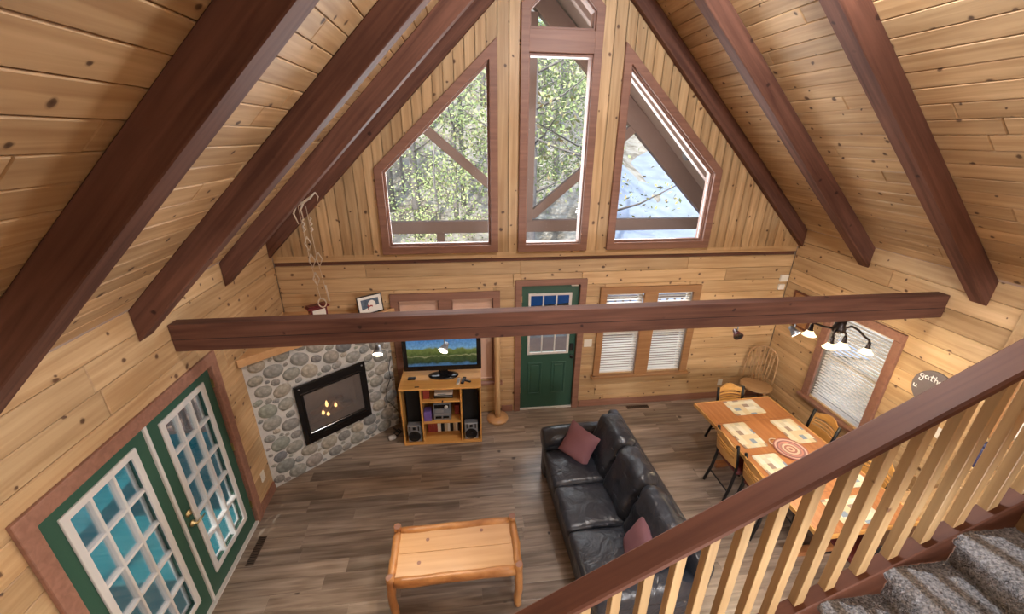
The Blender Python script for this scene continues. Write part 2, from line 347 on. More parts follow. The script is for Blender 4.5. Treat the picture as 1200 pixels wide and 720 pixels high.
def plank(parent, fr, poly, mname, t=.03, b=.004, name='plank', proud=0):
    """one board: polygon in the frame's xy plane, front at z=0, chamfered front edges; own object"""
    cx = sum(p[0] for p in poly)/len(poly); cy = sum(p[1] for p in poly)/len(poly)
    loc = [(p[0]-cx, p[1]-cy) for p in poly]
    key = (mname, t, b, tuple((round(x, 4), round(y, 4)) for x, y in loc))
    me = _cache.get(key)
    if me is None:
        q = inset(loc, b); n = len(loc)
        vs = [(x, y, 0) for x, y in q] + [(x, y, -b) for x, y in loc] + [(x, y, -t) for x, y in loc]
        fs = [tuple(range(n)), tuple(range(3*n-1, 2*n-1, -1))]
        for k in (0, 1): fs += [(k*n+i, (k+1)*n+i, (k+1)*n+(i+1) % n, k*n+(i+1) % n) for i in range(n)]
        me = bpy.data.meshes.new(name); me.from_pydata(vs, [], fs); me.materials.append(M[mname]); _cache[key] = me
    o = bpy.data.objects.new(name, me); C.objects.link(o); o.parent = parent
    o.matrix_basis = fr @ Matrix.Translation((cx, cy, proud)); return o
def rect_sub(r, holes):
    rs = [r]
    for h in holes:
        out = []
        for (a, b, c, d) in rs:
            if h[0] >= b or h[1] <= a or h[2] >= d or h[3] <= c: out.append((a, b, c, d)); continue
            if h[0] > a: out.append((a, h[0], c, d))
            if h[1] < b: out.append((h[1], b, c, d))
            x0, x1 = max(a, h[0]), min(b, h[1])
            if h[2] > c: out.append((x0, x1, c, h[2]))
            if h[3] < d: out.append((x0, x1, h[3], d))
        rs = out
    return rs
def plank_rows(parent, fr, x0, x1, ys, mname, seg=(2.0, 3.6), holes=(), t=.03, b=.004, gap=.0015, jit=.0015, name='plank'):
    for ya, yb in zip(ys, ys[1:]):
        cuts = [x0]; x = x0 + random.uniform(.3, 1)*seg[1]
        while x < x1-.35: cuts.append(x); x += random.uniform(*seg)
        cuts.append(x1)
        for a, c in zip(cuts, cuts[1:]):
            for (p, q, r, s) in rect_sub((a, c, ya, yb), holes):
                if q-p < .02 or s-r < .012: continue
                plank(parent, fr, [(p+gap, r+gap), (q-gap, r+gap), (q-gap, s-gap), (p+gap, s-gap)], mname, t, b, name, random.uniform(-jit, jit))
def wall_back(name, fr, rect, holes, d0, d1, m):
    mb = MB()
    for (a, b, c, d) in rect_sub(rect, holes): mb.box(a, b, c, d, d0, d1, fr)
    return struct(mb.build(name, m))

# ---------------------------------------------------------------- room shell
WL, WR, D, YB = -2.358, 4.749, 5.244, -3.2
XC = (WL+WR)/2; EV = 2.78; S = .98; TH = math.atan(S); RZ = EV + S*(WR-XC); SL = (WR-XC)/math.cos(TH)
FF = frame((0, D, 0), (1, 0, 0), (0, 0, 1), (0, -1, 0))            # far wall, horizontal boards
FV = frame((0, D, 0), (0, 0, 1), (-1, 0, 0), (0, -1, 0))           # far wall, vertical boards: x'=Z, y'=-X
FL = frame((WL, 0, 0), (0, 1, 0), (0, 0, 1), (1, 0, 0))            # left wall
FR = frame((WR, 0, 0), (0, -1, 0), (0, 0, 1), (-1, 0, 0))          # right wall: x'=-Y
FCL = frame((WL, 0, EV), (0, 1, 0), (math.cos(TH), 0, S*math.cos(TH)), (math.sin(TH), 0, -math.cos(TH)))
FCR = frame((WR, 0, EV), (0, -1, 0), (-math.cos(TH), 0, S*math.cos(TH)), (-math.sin(TH), 0, -math.cos(TH)))
FB = frame((0, YB, 0), (-1, 0, 0), (0, 0, 1), (0, 1, 0))
FG = frame((0, 0, 0), (1, 0, 0), (0, 1, 0), (0, 0, 1))

floor = struct(MB().box(WL-.2, WR+.2, YB-.2, D+.2, -.15, -.012).build('floor', 'floor_wood'))
ys = [1.2 + .152*i for i in range(27)] + [D]
plank_rows(floor, FG, WL, WR, ys, 'floor_wood', (1.1, 1.25), t=.012, b=.0012, gap=.0004, jit=0)
MB().box(WL, WR, YB, 1.2, -.012, 0).build('subfloor_cover', 'floor_wood', floor)

DOOR = (.755, 1.61, 0, 2.07); WRW = (1.95, 3.33, .58, 1.93); WLW = (-.94, .41, .58, 1.93)
hl = [DOOR, WRW, WLW]
wf = wall_back('wall_far', FF, (WL-.15, WR+.15, 0, 2.47), hl, -.14, -.03, 'log_siding')
zs = [0, .19, .375, .56, .745, .93, 1.115, 1.30, 1.485, 1.67, 1.855, 2.04, 2.225, 2.40]
plank_rows(wf, FF, WL, WR, zs, 'pine', (1.8, 3.4), hl, t=.035, b=.006)
plank(wf, FF, [(WL, 2.40), (WR, 2.40), (WR, 2.45), (WL, 2.45)], 'stain', .012, .002, 'ledge_strip', -.022)  # dark strip standing in for the shaded gap below the ledge board
plank(wf, FF, [(WL, 2.45), (WR, 2.45), (WR, 2.535), (WL, 2.535)], 'pine', .035, .004, 'ledge_board', 0)
# gable: vertical boards round three windows
GL = [(-1.015, 2.538), (.447, 2.538), (.447, 4.938), (-1.015, 3.578)]
GR = [(1.90, 2.538), (3.351, 2.538), (3.351, 3.559), (1.90, 4.934)]
GCX = 1.1665; GC = [(.705, 2.538), (1.628, 2.538), (1.628, 5.25), (GCX, 5.70), (.705, 5.25)]
def roofz(x): return EV + S*(x-WL) if x < XC else EV + S*(WR-x)
def up_to(poly, x):   # lower/upper z of a window polygon at x
    zz = []
    for (x0, z0), (x1, z1) in zip(poly, poly[1:]+poly[:1]):
        if abs(x1-x0) < 1e-6: continue
        if min(x0, x1)-1e-6 <= x <= max(x0, x1)+1e-6: zz.append(z0+(z1-z0)*(x-x0)/(x1-x0))
    return (min(zz), max(zz)) if zz else None
gw = MB(); brk = sorted(set([GL[0][0], GL[1][0], GR[0][0], GR[1][0], GC[0][0], GC[1][0], GCX, XC]))
xs = []; x = WL
for bk in brk + [WR]:
    n = max(1, round((bk-x)/.125))
    if bk-x < .05: x_next = bk; xs.append((x, bk)); x = bk; continue
    for i in range(n): xs.append((x+(bk-x)*i/n, x+(bk-x)*(i+1)/n))
    x = bk
gpoly = [inset(p, .04) for p in (GL, GR, GC)]
def pieces(x0, x1, z0=2.535):
    for p, full in zip(gpoly, (GL, GR, GC)):
        if x0 >= full[0][0]-1e-4 and x1 <= full[1][0]+1e-4:
            a, b = up_to(full, x0)[1]-.05, up_to(full, x1)[1]-.05
            return [(a, b, roofz(x0), roofz(x1))]
    return [(z0, z0, roofz(x0), roofz(x1))]
for x0, x1 in xs:
    for (a, b, c, d) in pieces(x0, x1):
        gw.prism([(x0, a-.03), (x1, b-.03), (x1, d+.25), (x0, c+.25)], .03, .12, lambda x, z, dd: (x, D+dd, z))
gable = struct(gw.build('wall_gable', 'log_siding'))
for x0, x1 in xs:
    for (a, b, c, d) in pieces(x0, x1):
        if c-a < .03 and d-b < .03: continue
        # x'=Z, y'=-X : ccw polygon
        plank(gable, FV, [(a, -x0-.0015+0), (a if False else b, -x1+.0015), (d, -x1+.0015), (c, -x0-.0015)][::-1], 'pine', .03, .005)

FDO = (1.86, 3.575, 0, 1.99)
wl = wall_back('wall_left', FL, (YB, D+.1, 0, EV+.05), [FDO], -.14, -.03, 'log_siding')
zl = [0, .2, .4, .6, .8, 1.0, 1.2, 1.4, 1.6, 1.8, 2.0, 2.2, 2.4, 2.6, EV]
plank_rows(wl, FL, .4, D, zl, 'pine', (1.8, 3.2), [FDO], t=.035, b=.006)
MB().box(YB, .4, 0, EV, -.03, -.003, FL).build('plain_boarding', 'pine', wl)
RWO = (-4.37, -3.52, .63, 1.90); KWO = (-2.42, -1.3, 1.5, 2.2)
wr = wall_back('wall_right', FR, (-D-.1, -YB, 0, EV+.05), [RWO, KWO], -.14, -.03, 'log_siding')
plank_rows(wr, FR, -D, -.6, zl, 'pine', (1.8, 3.2), [RWO, KWO], t=.035, b=.006)
MB().box(-.6, -YB, 0, EV, -.03, -.003, FR).build('plain_boarding', 'pine', wr)
struct(MB().prism([(WL-.14, 0), (WR+.14, 0), (WR+.14, EV-.1), (XC, RZ+.02), (WL-.14, EV-.1)], YB-.1, YB, lambda x, z, d: (x, d, z)).build('wall_back', 'pine'))

def ceiling(name, fr, x0, x1, ya, yb):
    c = struct(MB().box(x0, x1, -.25, SL+.14, -.16, -.03, fr).build(name, 'pine_ceiling'))
    n = 35; ysr = [SL*i/n for i in range(n+1)]
    plank_rows(c, fr, ya, yb, ysr, 'pine_ceiling', (2.2, 3.6), t=.03, b=.006)
    MB().box(min(x0, x1), max(x0, x1), 0, 0, 0, 0)
    return c
cl = ceiling('ceiling_left', FCL, YB-.1, D+2.75, .2, D)
MB().box(YB, .2, 0, SL, -.03, -.003, FCL).build('plain_boarding', 'pine_ceiling', cl)
cr = ceiling('ceiling_right', FCR, -D-2.75, -YB+.1, -D, -.2)
MB().box(-.2, -YB, 0, SL, -.03, -.003, FCR).build('plain_boarding', 'pine_ceiling', cr)

for nm, fr, a, b in (('roof_left', FCL, YB-.12, D+2.77), ('roof_right', FCR, -D-2.77, -YB+.12)): struct(MB().box(a, b, -.62 if nm == 'roof_left' else -1.45, SL+.2, -.21, -.165, fr).build(nm, 'shingle'))
# rafters
def rafter(y0, y1, side, depth=.245, name='rafter', z_off=0, lab=None):
    m = MB(); xw, sg = (WL, 1) if side < 0 else (WR, -1)
    poly = [(0, EV-depth), (WR-XC, RZ-depth), (WR-XC, RZ), (0, EV)]
    # local x along the slope so that the grain runs along the rafter
    o = MB().prism(poly, 0, y1-y0, lambda a, z, dd: (a*math.cos(TH)+(z-EV)*math.sin(TH), dd-(y1-y0)/2, -a*math.sin(TH)+(z-EV)*math.cos(TH)))
    ob = o.build('rafter', 'stain', bevel=.006)
    if sg > 0: mt = Matrix(((math.cos(TH), 0, -math.sin(TH)), (0, 1, 0), (math.sin(TH), 0, math.cos(TH)))).to_4x4()
    else: mt = Matrix(((-math.cos(TH), 0, math.sin(TH)), (0, -1, 0), (math.sin(TH), 0, math.cos(TH)))).to_4x4()
    mt.translation = Vector((xw, (y0+y1)/2, EV-.001)); ob.matrix_basis = mt
    return ob
ordn = {0: 'against the gable wall', 1: 'second from the gable wall', 2: 'third from the gable wall', 3: 'fourth from the gable wall'}
for i, (a, b) in enumerate(((5.15, 5.238), (4.135, 4.27), (2.945, 3.09), (1.69, 1.84))):
    for sd, nm in ((-1, 'french doors'), (1, 'dining table')):
        tag(rafter(a, b, sd), f'dark red stained roof rafter over the {nm} side, {ordn[i]}', 'rafter', 'roof rafters')
for sd in (-1, 1): struct(rafter(.35, .5, sd)).name = 'trim_8'
cb = MB().box(-3.553, 3.553, -.06, .06, -.119, .119).build('collar_beam', 'stain', bevel=.006)
cb.location = (XC, 3.303, 2.411); tag(cb, 'long dark red stained tie beam spanning the room from wall to wall', 'beam')
bx = MB()
# crack lines of the laminated beam
MB().box(-3.55, 3.55, -.0615, -.059, -.013, -.009).build('seam', 'black_cloth', cb)

# baseboards
struct(MB().box(1.70, WR, D-.022, D, 0, .11).build('baseboard_far', 'trim', bevel=.003))
struct(MB().box(.49, .66, D-.022, D, 0, .11).build('baseboard_far', 'trim', bevel=.003))
struct(MB().box(WL, WL+.022, 3.67, 4.02, 0, .12).build('baseboard_left', 'trim', bevel=.003))
struct(MB().box(WR-.022, WR, 2.7, D-.03, 0, .11).build('baseboard_right', 'trim', bevel=.003))

# ---------------------------------------------------------------- windows
def fy(x, z, d): return (x, D+d, z)
def frx(y, z, d): return (WR+d, y, z)
def gable_window(n, poly, sub=None):
    w = sroot('window_%d' % n)
    inn = inset(poly, .095)
    MB().ring(poly, inn, -.045, .0, fy).build('casing', 'trim', w, bevel=.004)
    in2 = inset(poly, .055)
    MB().ring(in2, inset(poly, .11), .0, .13, fy).build('jamb', 'trim', w)
    MB().ring(inset(poly, .105), inset(poly, .122), .02, .05, fy).build('stop', 'trim', w)
    MB().prism(inset(poly, .118), .066, .072, fy).build('pane', 'glass', w)
    return w
gable_window(1, GL); gable_window(3, GR)
cw = sroot('window_2')
lo = [(GC[0][0], GC[0][1]), (GC[1][0], GC[1][1]), (GC[1][0], 4.88), (GC[0][0], 4.88)]
hi = [(GC[0][0], 4.94), (GC[1][0], 4.94), GC[2], GC[3], GC[4]]
MB().ring(GC, inset(GC, .095), -.045, 0, fy).build('casing', 'trim', cw, bevel=.004)
MB().box(GC[0][0]+.08, GC[1][0]-.08, D-.043, D+.02, 4.80, 5.02).build('transom_bar', 'trim', cw, bevel=.004)
for p in (lo, hi):
    MB().ring(inset(p, .055), inset(p, .11), 0, .13, fy).build('jamb', 'trim', cw)
    MB().prism(inset(p, .1), .066, .072, fy).build('pane', 'glass', cw)
def R4(x0, x1, z0, z1): return [(x0, z0), (x1, z0), (x1, z1), (x0, z1)]
def blinds(w, x0, x1, z0, z1, f, m, tilt, sp=.042, depth=.04, dpos=.0):
    nrow = int((z1-z0)/sp)
    me = None
    for i in range(nrow):
        z = z1 - .03 - i*sp
        dz = math.sin(tilt)*depth/2; dd = math.cos(tilt)*depth/2
        if me is None:
            mb = MB().quadmesh([Vector(f(x, zz, d)) - Vector(f(0, 0, 0)) for (zz, d) in ((-dz-.0015, dpos-dd), (-dz+.0015, dpos-dd), (dz+.0015, dpos+dd), (dz-.0015, dpos+dd)) for x in (x0, x1)],
                [(0, 1, 3, 2), (2, 3, 5, 4), (4, 5, 7, 6), (6, 7, 1, 0), (0, 2, 4, 6), (1, 7, 5, 3)])
            o = mb.build('slat', m, w); me = o.data
        else: o = bpy.data.objects.new('slat', me); C.objects.link(o); o.parent = w
        o.location = Vector(f(0, z, 0))
    MB().prism(R4(x0, x1, z1-.03, z1), dpos-.03, dpos+.03, f).build('head_rail', m, w)
    MB().prism(R4(x0, x1, z0-.005, z0+.018), dpos-.02, dpos+.02, f).build('bottom_rail', m, w)
def double_window(n, x0, x1, z0, z1, sashes, mcol, bmat, tilt, f=fy):
    w = sroot('window_%d' % n)
    MB().prism(R4(x0, x1, z1-.1, z1), -.04, 0, f).build('casing', mcol, w, bevel=.004)
    MB().prism(R4(x0-.03, x1+.03, z0, z0+.045), -.075, .0, f).build('window_sill', mcol, w, bevel=.006)
    MB().prism(R4(x0, x1, z0-.02, z0), -.03, .0, f).build('apron', mcol, w, bevel=.003)
    edges = [x0] + [e for s in sashes for e in s] + [x1]
    for a, b in zip(edges[::2], edges[1::2]): MB().prism(R4(a, b, z0+.045, z1-.1), -.04, .0, f).build('casing', mcol, w, bevel=.004)
    for (a, b) in sashes:
        MB().ring(R4(a-.02, b+.02, z0+.02, z1-.08), R4(a+.035, b-.035, z0+.08, z1-.135), .06, .11, f).build('sash', 'white_paint' if bmat == 'blind' else 'trim', w)
        MB().prism(R4(a, b, (z0+z1)/2-.02, (z0+z1)/2+.02), .055, .10, f).build('meeting_rail', 'white_paint' if bmat == 'blind' else 'trim', w)
        MB().prism(R4(a, b, z0+.05, z1-.1), .08, .084, f).build('pane', 'glass', w)
        blinds(w, a+.01, b-.01, z0+.07, z1-.1, f, bmat, tilt, dpos=.03)
    return w
double_window(4, 1.887, 3.39, .52, 1.994, [(1.985, 2.54), (2.745, 3.28)], 'trim_tan', 'blind', R(3))
double_window(5, -1.0, .47, .52, 1.994, [(-.90, -.37), (-.19, .37)], 'trim', 'blind_pink', R(62))
frx2 = lambda y, z, d: (WR+d, y, z)
double_window(6, 3.45, 4.44, .56, 1.985, [(3.55, 4.33)], 'trim', 'blind', R(3), frx2)
kw = sroot('window_7'); MB().ring(R4(1.2, 2.52, 1.42, 2.28), R4(1.3, 2.42, 1.5, 2.2), -.03, 0, frx2).build('casing', 'trim_tan', kw, bevel=.004)
MB().prism(R4(1.28, 2.44, 1.48, 2.22), .06, .066, frx2).build('pane', 'glass', kw)
blinds(kw, 1.31, 2.41, 1.52, 2.2, frx2, 'blind', R(30), dpos=.03)

# far green door
d1 = sroot('door_1')
MB().ring(R4(.682, 1.685, -.02, 2.135), R4(.772, 1.592, -.04, 2.053), -.035, .0, fy).build('casing', 'trim', d1, bevel=.004)
MB().ring(R4(.745, 1.62, -.03, 2.08), R4(.772, 1.592, -.04, 2.053), 0, .13, fy).build('jamb', 'trim', d1)
MB().box(.772, 1.592, D-.01, D+.12, 0, .018).build('threshold', 'white_paint', d1)
glz = (.895, 1.465, .985, 1.90)
slab = MB()
for r in rect_sub((.778, 1.588, .02, 2.05), [glz]): slab.box(r[0], r[1], D+.02, D+.062, r[2], r[3])
slab = slab.build('door_slab', 'green', d1)
for (a, b) in ((.885, 1.10), (1.245, 1.465)):
    MB().ring(R4(a, b, .27, .82), R4(a+.025, b-.025, .295, .795), .010, .022, fy).build('panel_moulding', 'green', slab, bevel=.003)
    MB().prism(R4(a+.045, b-.045, .315, .775), .012, .022, fy).build('panel', 'green', slab, bevel=.004)
MB().ring(R4(.87, 1.49, .96, 1.925), R4(.905, 1.455, .995, 1.89), .005, .03, fy).build('window_surround', 'white_paint', d1, bevel=.003)
for i in (1, 2): MB().box(.895+.19*i-.009, .895+.19*i+.009, D+.012, D+.03, .985, 1.90).build('muntin', 'white_paint', d1)
MB().box(.895, 1.465, D+.012, D+.03, 1.435, 1.453).build('muntin', 'white_paint', d1)
for i in range(3):
    for j in range(2): MB().box(.897+.19*i, .897+.19*(i+1)-.004, D+.035, D+.039, .99+.455*j, .99+.455*(j+1)-.005).build('pane', 'glass', d1)
MB().lathe([(.012, 0), (.012, .03), (.026, .036), (.03, .05), (.024, .066), (.008, .07)], 14, Matrix.Translation((1.535, D+.02, .915)) @ Matrix.Rotation(R(90), 4, 'X')).build('door_knob', 'black_metal', d1, True)
MB().box(1.505, 1.565, D-.005, D+.02, 1.0, 1.12).build('deadbolt', 'black_metal', d1, bevel=.006)
MB().box(1.47, 1.565, D-.01, D+.02, 2.025, 2.05).build('alarm_sensor', 'white_plastic', d1, bevel=.004)
for z in (.3, 1.05, 1.8): MB().box(.766, .782, D+.005, D+.022, z, z+.09).build('hinge', 'brass', d1)

# french doors
def fx(y, z, d): return (WL+d, y, z)
t1 = struct(MB().ring(R4(1.775, 3.655, -.02, 2.085), R4(1.873, 3.56, -.04, 1.978), 0, .03, fx).build('trim_1', 'trim', bevel=.004))
struct(MB().ring(R4(1.85, 3.585, -.03, 2.0), R4(1.873, 3.56, -.04, 1.978), -.13, 0.0, fx).build('trim_2', 'trim'))
struct(MB().box(WL-.13, WL+.02, 1.873, 3.56, 0, .018).build('trim_3', 'white_paint'))
def french(n, y0, y1, lever):
    d = sroot('door_%d' % n); g = (y0+.145, y1-.145, .235, 1.85)
    sl = MB()
    for r in rect_sub((y0, y1, .02, 1.972), [g]): sl.prism(R4(*r), -.06, -.015, fx)
    sl.build('door_slab', 'green', d)
    for dd in ((-.016, .0), (-.075, -.059)):
        MB().ring(R4(g[0]-.03, g[1]+.03, g[2]-.03, g[3]+.03), R4(g[0]+.022, g[1]-.022, g[2]+.022, g[3]-.022), *dd, fx).build('glazing_frame', 'white_paint', d, bevel=.003)
    cw_ = (g[1]-g[0])/3; rh = (g[3]-g[2])/5
    for i in (1, 2): MB().prism(R4(g[0]+cw_*i-.011, g[0]+cw_*i+.011, g[2], g[3]), -.058, -.012, fx).build('muntin', 'white_paint', d, bevel=.003)
    for j in range(1, 5): MB().prism(R4(g[0], g[1], g[2]+rh*j-.011, g[2]+rh*j+.011), -.057, -.013, fx).build('muntin', 'white_paint', d, bevel=.003)
    for i in range(3):
        for j in range(5): MB().prism(R4(g[0]+cw_*i+.002, g[0]+cw_*(i+1)-.002, g[2]+rh*j+.002, g[2]+rh*(j+1)-.002), -.04, -.036, fx).build('pane', 'glass', d)
    if lever:
        rx = Matrix.Translation((WL-.015, 2.805, 1.0)) @ Matrix.Rotation(R(90), 4, 'Y')
        MB().lathe([(.03, 0), (.03, .012), (.018, .016), (.012, .03)], 14, rx).build('deadbolt', 'brass', d, True)
        rx = Matrix.Translation((WL-.015, 2.805, .885)) @ Matrix.Rotation(R(90), 4, 'Y')
        h = MB().lathe([(.028, 0), (.028, .012), (.012, .02), (.01, .05)], 14, rx).tube([(WL+.033, 2.805, .885), (WL+.038, 2.85, .888), (WL+.033, 2.905, .88)], [.009, .009, .006]); h.build('door_lever', 'brass', d, True)
        for z in (.22, 1.0, 1.75): MB().box(WL-.014, WL+.004, y1-.008, y1+.012, z, z+.09).build('hinge', 'brass', d)
    return d
french(2, 1.877, 2.712, False); french(3, 2.734, 3.556, True)
struct(MB().box(WL-.02, WL+.004, 2.705, 2.735, .02, 1.972).build('trim_4', 'white_paint', bevel=.004))

# ---------------------------------------------------------------- corner fireplace of river stones
A = Vector((-2.358, 4.03)); B = Vector((-1.04, 5.12)); TT = (B-A).normalized(); NN = Vector((TT.y, -TT.x)); LEN = (B-A).length
fp = thing('fireplace', 'corner fireplace faced with grey rounded river stones and a black gas insert', 'fireplace', (A.x, A.y, 0), math.atan2(TT.y, TT.x))
# local: x along the face, y into the corner (+), z up, front at y=0
FX0, FX1, FZ0, FZ1 = .42, 1.30, .40, 1.235; HF = 1.755
core = MB()
for r in rect_sub((0, LEN, 0, HF), [(FX0+.03, FX1-.03, FZ0+.03, FZ1-.03)]): core.box(r[0], r[1], .0, .10, r[2], r[3])
core.build('mortar_bed', 'mortar', fp)
sv = []
for k in range(5):
    bm = bmesh.new(); bmesh.ops.create_icosphere(bm, subdivisions=2, radius=1)
    for v in bm.verts:
        nn = noise.noise(v.co*1.1 + Vector((k*7, 0, 0))); v.co *= 1 + .22*nn
        p = 2.6; q = (abs(v.co.x)**p + abs(v.co.y)**p + abs(v.co.z)**p)**(1/p); v.co *= (1/q)*(.9+.1*q)
    me = bpy.data.meshes.new('stone'); bm.to_mesh(me); bm.free(); me.materials.append(M['stone']); me.polygons.foreach_set('use_smooth', [True]*len(me.polygons)); sv.append(me)
placed = []
rs = random.Random(3)
def fits(x, z, a):
    if x-a < -.0 or x+a > LEN+.02 or z-a*.8 < .0 or z+a*.8 > HF: return False
    dx = max(FX0-x, 0, x-FX1); dz = max(FZ0-z, 0, z-FZ1)
    if math.hypot(dx, dz) < a*.92: return False
    return all((x-px)**2 + ((z-pz)*1.15)**2 > (.93*(a+pa)+.004)**2 for px, pz, pa in placed)
for a0, tries in ((.105, 700), (.092, 1500), (.08, 2500), (.068, 4000), (.055, 6000), (.044, 7000), (.034, 6000)):
    for _ in range(tries):
        a = a0*rs.uniform(.93, 1.05); x, z = rs.uniform(0, LEN), rs.uniform(0, HF)
        if fits(x, z, a): placed.append((x, z, a))
for (x, z, a) in placed:
    o = bpy.data.objects.new('stone', rs.choice(sv)); C.objects.link(o); o.parent = fp
    o.location = (x, .012, z); o.scale = (a*1.02, min(.05, a*.55), a*rs.uniform(.76, .9)); o.rotation_euler = (0, rs.uniform(-.5, .5), 0)
# gas insert
ins = MB(); fl = lambda x, z, d: (x, d, z)
o = MB().ring(R4(FX0, FX1, FZ0, FZ1), R4(FX0+.065, FX1-.065, FZ0+.135, FZ1-.115), -.05, -.02, fl).build('insert_frame', 'black_gloss', fp, bevel=.006)
MB().ring(R4(FX0+.055, FX1-.055, FZ0+.125, FZ1-.105), R4(FX0+.085, FX1-.085, FZ0+.155, FZ1-.135), -.058, -.03, fl).build('inner_frame', 'black_gloss', fp, bevel=.004)
for i in range(4):
    MB().box(FX0+.05, FX1-.05, -.062, -.05, FZ0+.022+.024*i, FZ0+.034+.024*i).build('louver', 'dark_bronze', fp)
bxm = MB(); x0, x1, z0, z1 = FX0+.04, FX1-.04, FZ0+.1, FZ1-.09
bxm.box(x0-.01, x0, -.02, .32, z0, z1).box(x1, x1+.01, -.02, .32, z0, z1).box(x0, x1, .31, .32, z0, z1).box(x0, x1, -.02, .32, z0-.01, z0).box(x0, x1, -.02, .32, z1, z1+.01)
bxm.build('firebox', 'firebrick', fp)
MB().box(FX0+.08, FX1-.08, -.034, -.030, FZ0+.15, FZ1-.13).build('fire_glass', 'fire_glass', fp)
for i, (p, q, r) in enumerate((((.56, .12, .585), (1.14, .15, .60), .045), ((.62, .20, .63), (1.05, .22, .68), .04), ((.70, .08, .60), (.95, .20, .74), .032), ((1.02, .07, .60), (.86, .22, .75), .03))):
    MB().tube([p, tuple((a+b)/2+.008 for a, b in zip(p, q)), q], [r, r*1.1, r*.9], 9).build('gas_log', 'charlog', fp, True)
for i, (x, y, z, h) in enumerate(((.73, .09, .63, .07), (.80, .12, .70, .10), (.90, .1, .66, .07), (.78, .07, .60, .06))):
    MB().lathe([(.003, 0), (.016, .2*h), (.02, .4*h), (.012, .75*h), (.001, h)], 8, Matrix.Translation((x, y, z))).build('flame', 'flame', fp, True)
for (u, v) in ((FX0+.05, FZ1-.04), (FX1-.05, FZ1-.04)): MB().lathe([(.01, 0), (.01, .006)], 10, Matrix.Translation((u, -.05, v)) @ Matrix.Rotation(R(90), 4, 'X')).build('screw', 'silver', fp)
# mantel: triangular corner shelf from wall to wall
mz = 1.765
mant = thing('mantel_shelf', 'pale pine corner mantel shelf above the stone fireplace', 'shelf', (WL, 3.96, mz))
mp = [(0.004, .0), (1.40, 1.275), (1.40, D-3.96-.004), (.004, D-3.96-.004)]
MB().prism(mp, 0, .022, lambda x, y, d: (x, y, d)).build('shelf_top', 'honey_board', mant)
dd = Vector((1.396, 1.275)).normalized(); nn = Vector((dd.y, -dd.x))
MB().prism([(.004, 0), (1.40, 1.275), (1.40+nn.x*.03, 1.275+nn.y*.03), (.004+nn.x*.03, nn.y*.03)][::-1], -.05, .04, lambda x, y, d: (x, y, d)).build('front_board', 'honey_board', mant, bevel=.004)

# ---------------------------------------------------------------- staircase with railing
RUN, RISE, NX, NZ = .25, .1655, 1.958, 2.4825
st = thing('staircase', 'grey carpeted staircase with dark handrail and pine balusters', 'staircase', (NX-15*RUN, .5, 0))
ox = NX-15*RUN
def step_mesh(x, z):
    prof = [(x+RUN+.03, z-.0), (x+.03, z), (x+.002, z-.002), (x-.022, z-.014), (x-.032, z-.036), (x-.02, z-.06), (x+.004, z-.075), (x+.004, z-RISE-.01)]
    fine = []
    for (a, b), (c, d) in zip(prof, prof[1:]):
        n = max(2, int(math.hypot(c-a, d-b)/.008))
        fine += [(a+(c-a)*i/n, b+(d-b)*i/n) for i in range(n)]
    fine.append(prof[-1]); mb = MB(); ny = 100; n = len(fine)
    for j in range(ny+1):
        y = .05 + (.955-.05)*j/ny
        for i, (a, b) in enumerate(fine):
            p = Vector((a, y, b)); k = .006*noise.noise(p*34) + .009*noise.noise(p*90)
            nrm = Vector((-1, 0, 1)).normalized() if i > 3 else Vector((0, 0, 1))
            q = p + nrm*k - Vector((ox, .5, 0)); mb.v.append(tuple(q))
    for j in range(ny):
        for i in range(n-1): mb.f.append((j*n+i, (j+1)*n+i, (j+1)*n+i+1, j*n+i+1))
    return mb
def step_plain(x, z):
    mb = MB(); prof = [(x+RUN+.03, z), (x+.03, z), (x-.022, z-.014), (x-.03, z-.04), (x+.004, z-.07), (x+.004, z-RISE-.01), (x+RUN+.03, z-RISE-.01)]
    return mb.prism([(a-ox, b) for a, b in prof], -.45, .455, lambda a, b, d: (a, d, b))
for k in range(-14, 2):
    x, z = NX+RUN*k, NZ+RISE*k
    (step_mesh(x, z) if k >= -4 else step_plain(x, z)).build('step', 'carpet', st, True)
sl = RISE/RUN
def sloped(xa, xb, za, h, y0, y1):   # board along the flight in local coords; za: underside height at xa
    mb = MB(); ln = math.hypot(xb-xa, (xb-xa)*sl); mb.box(0, ln, y0, y1, 0, h); return mb, (xa-ox, -.5, za), -math.atan(sl)
def place_sloped(name, m, xa, xb, za, h, y0, y1, bev=.004):
    mb, loc, an = sloped(xa, xb, za, h, y0, y1); o = mb.build(name, m, st, bevel=bev); o.location = loc; o.rotation_euler = (0, an, 0); return o
def zline(x, z0, x0=1.315): return z0 + (x-x0)*sl
xb0, xb1 = -1.85, 2.9
place_sloped('skirt_board', 'rail_wood', xb0, 2.45, zline(xb0, 2.499-.30, 1.958), .240, .957, 1.02)
place_sloped('handrail', 'rail_wood', xb0+.1, 3.0, zline(xb0+.1, 2.890), .034, .945, 1.052, .008)
place_sloped('rail_fillet', 'rail_wood', xb0+.1, 3.0, zline(xb0+.1, 2.866), .022, .975, 1.022, .004)
place_sloped('skirt_board', 'rail_wood', xb0, 2.45, zline(xb0, 2.499-.30, 1.958), .235, .02, .055)
bal = None; x = 1.351 - .1185*26
for i in range(37):
    xx = x + .1185*i
    zb = zline(xx+.019, 2.499-.05, 1.958); zt = zline(xx+.019, 2.878)
    if bal is None:
        mb = MB().box(0, zt-zb+.02, -.019, .019, -.019, .019); bal = mb.build('baluster', 'baluster_pine', st, bevel=.002); o = bal
    else: o = bpy.data.objects.new('baluster', bal.data); C.objects.link(o); o.parent = st
    o.location = (xx+.019-ox, 1.0-.5, zb); o.rotation_euler = (0, R(-90), 0)
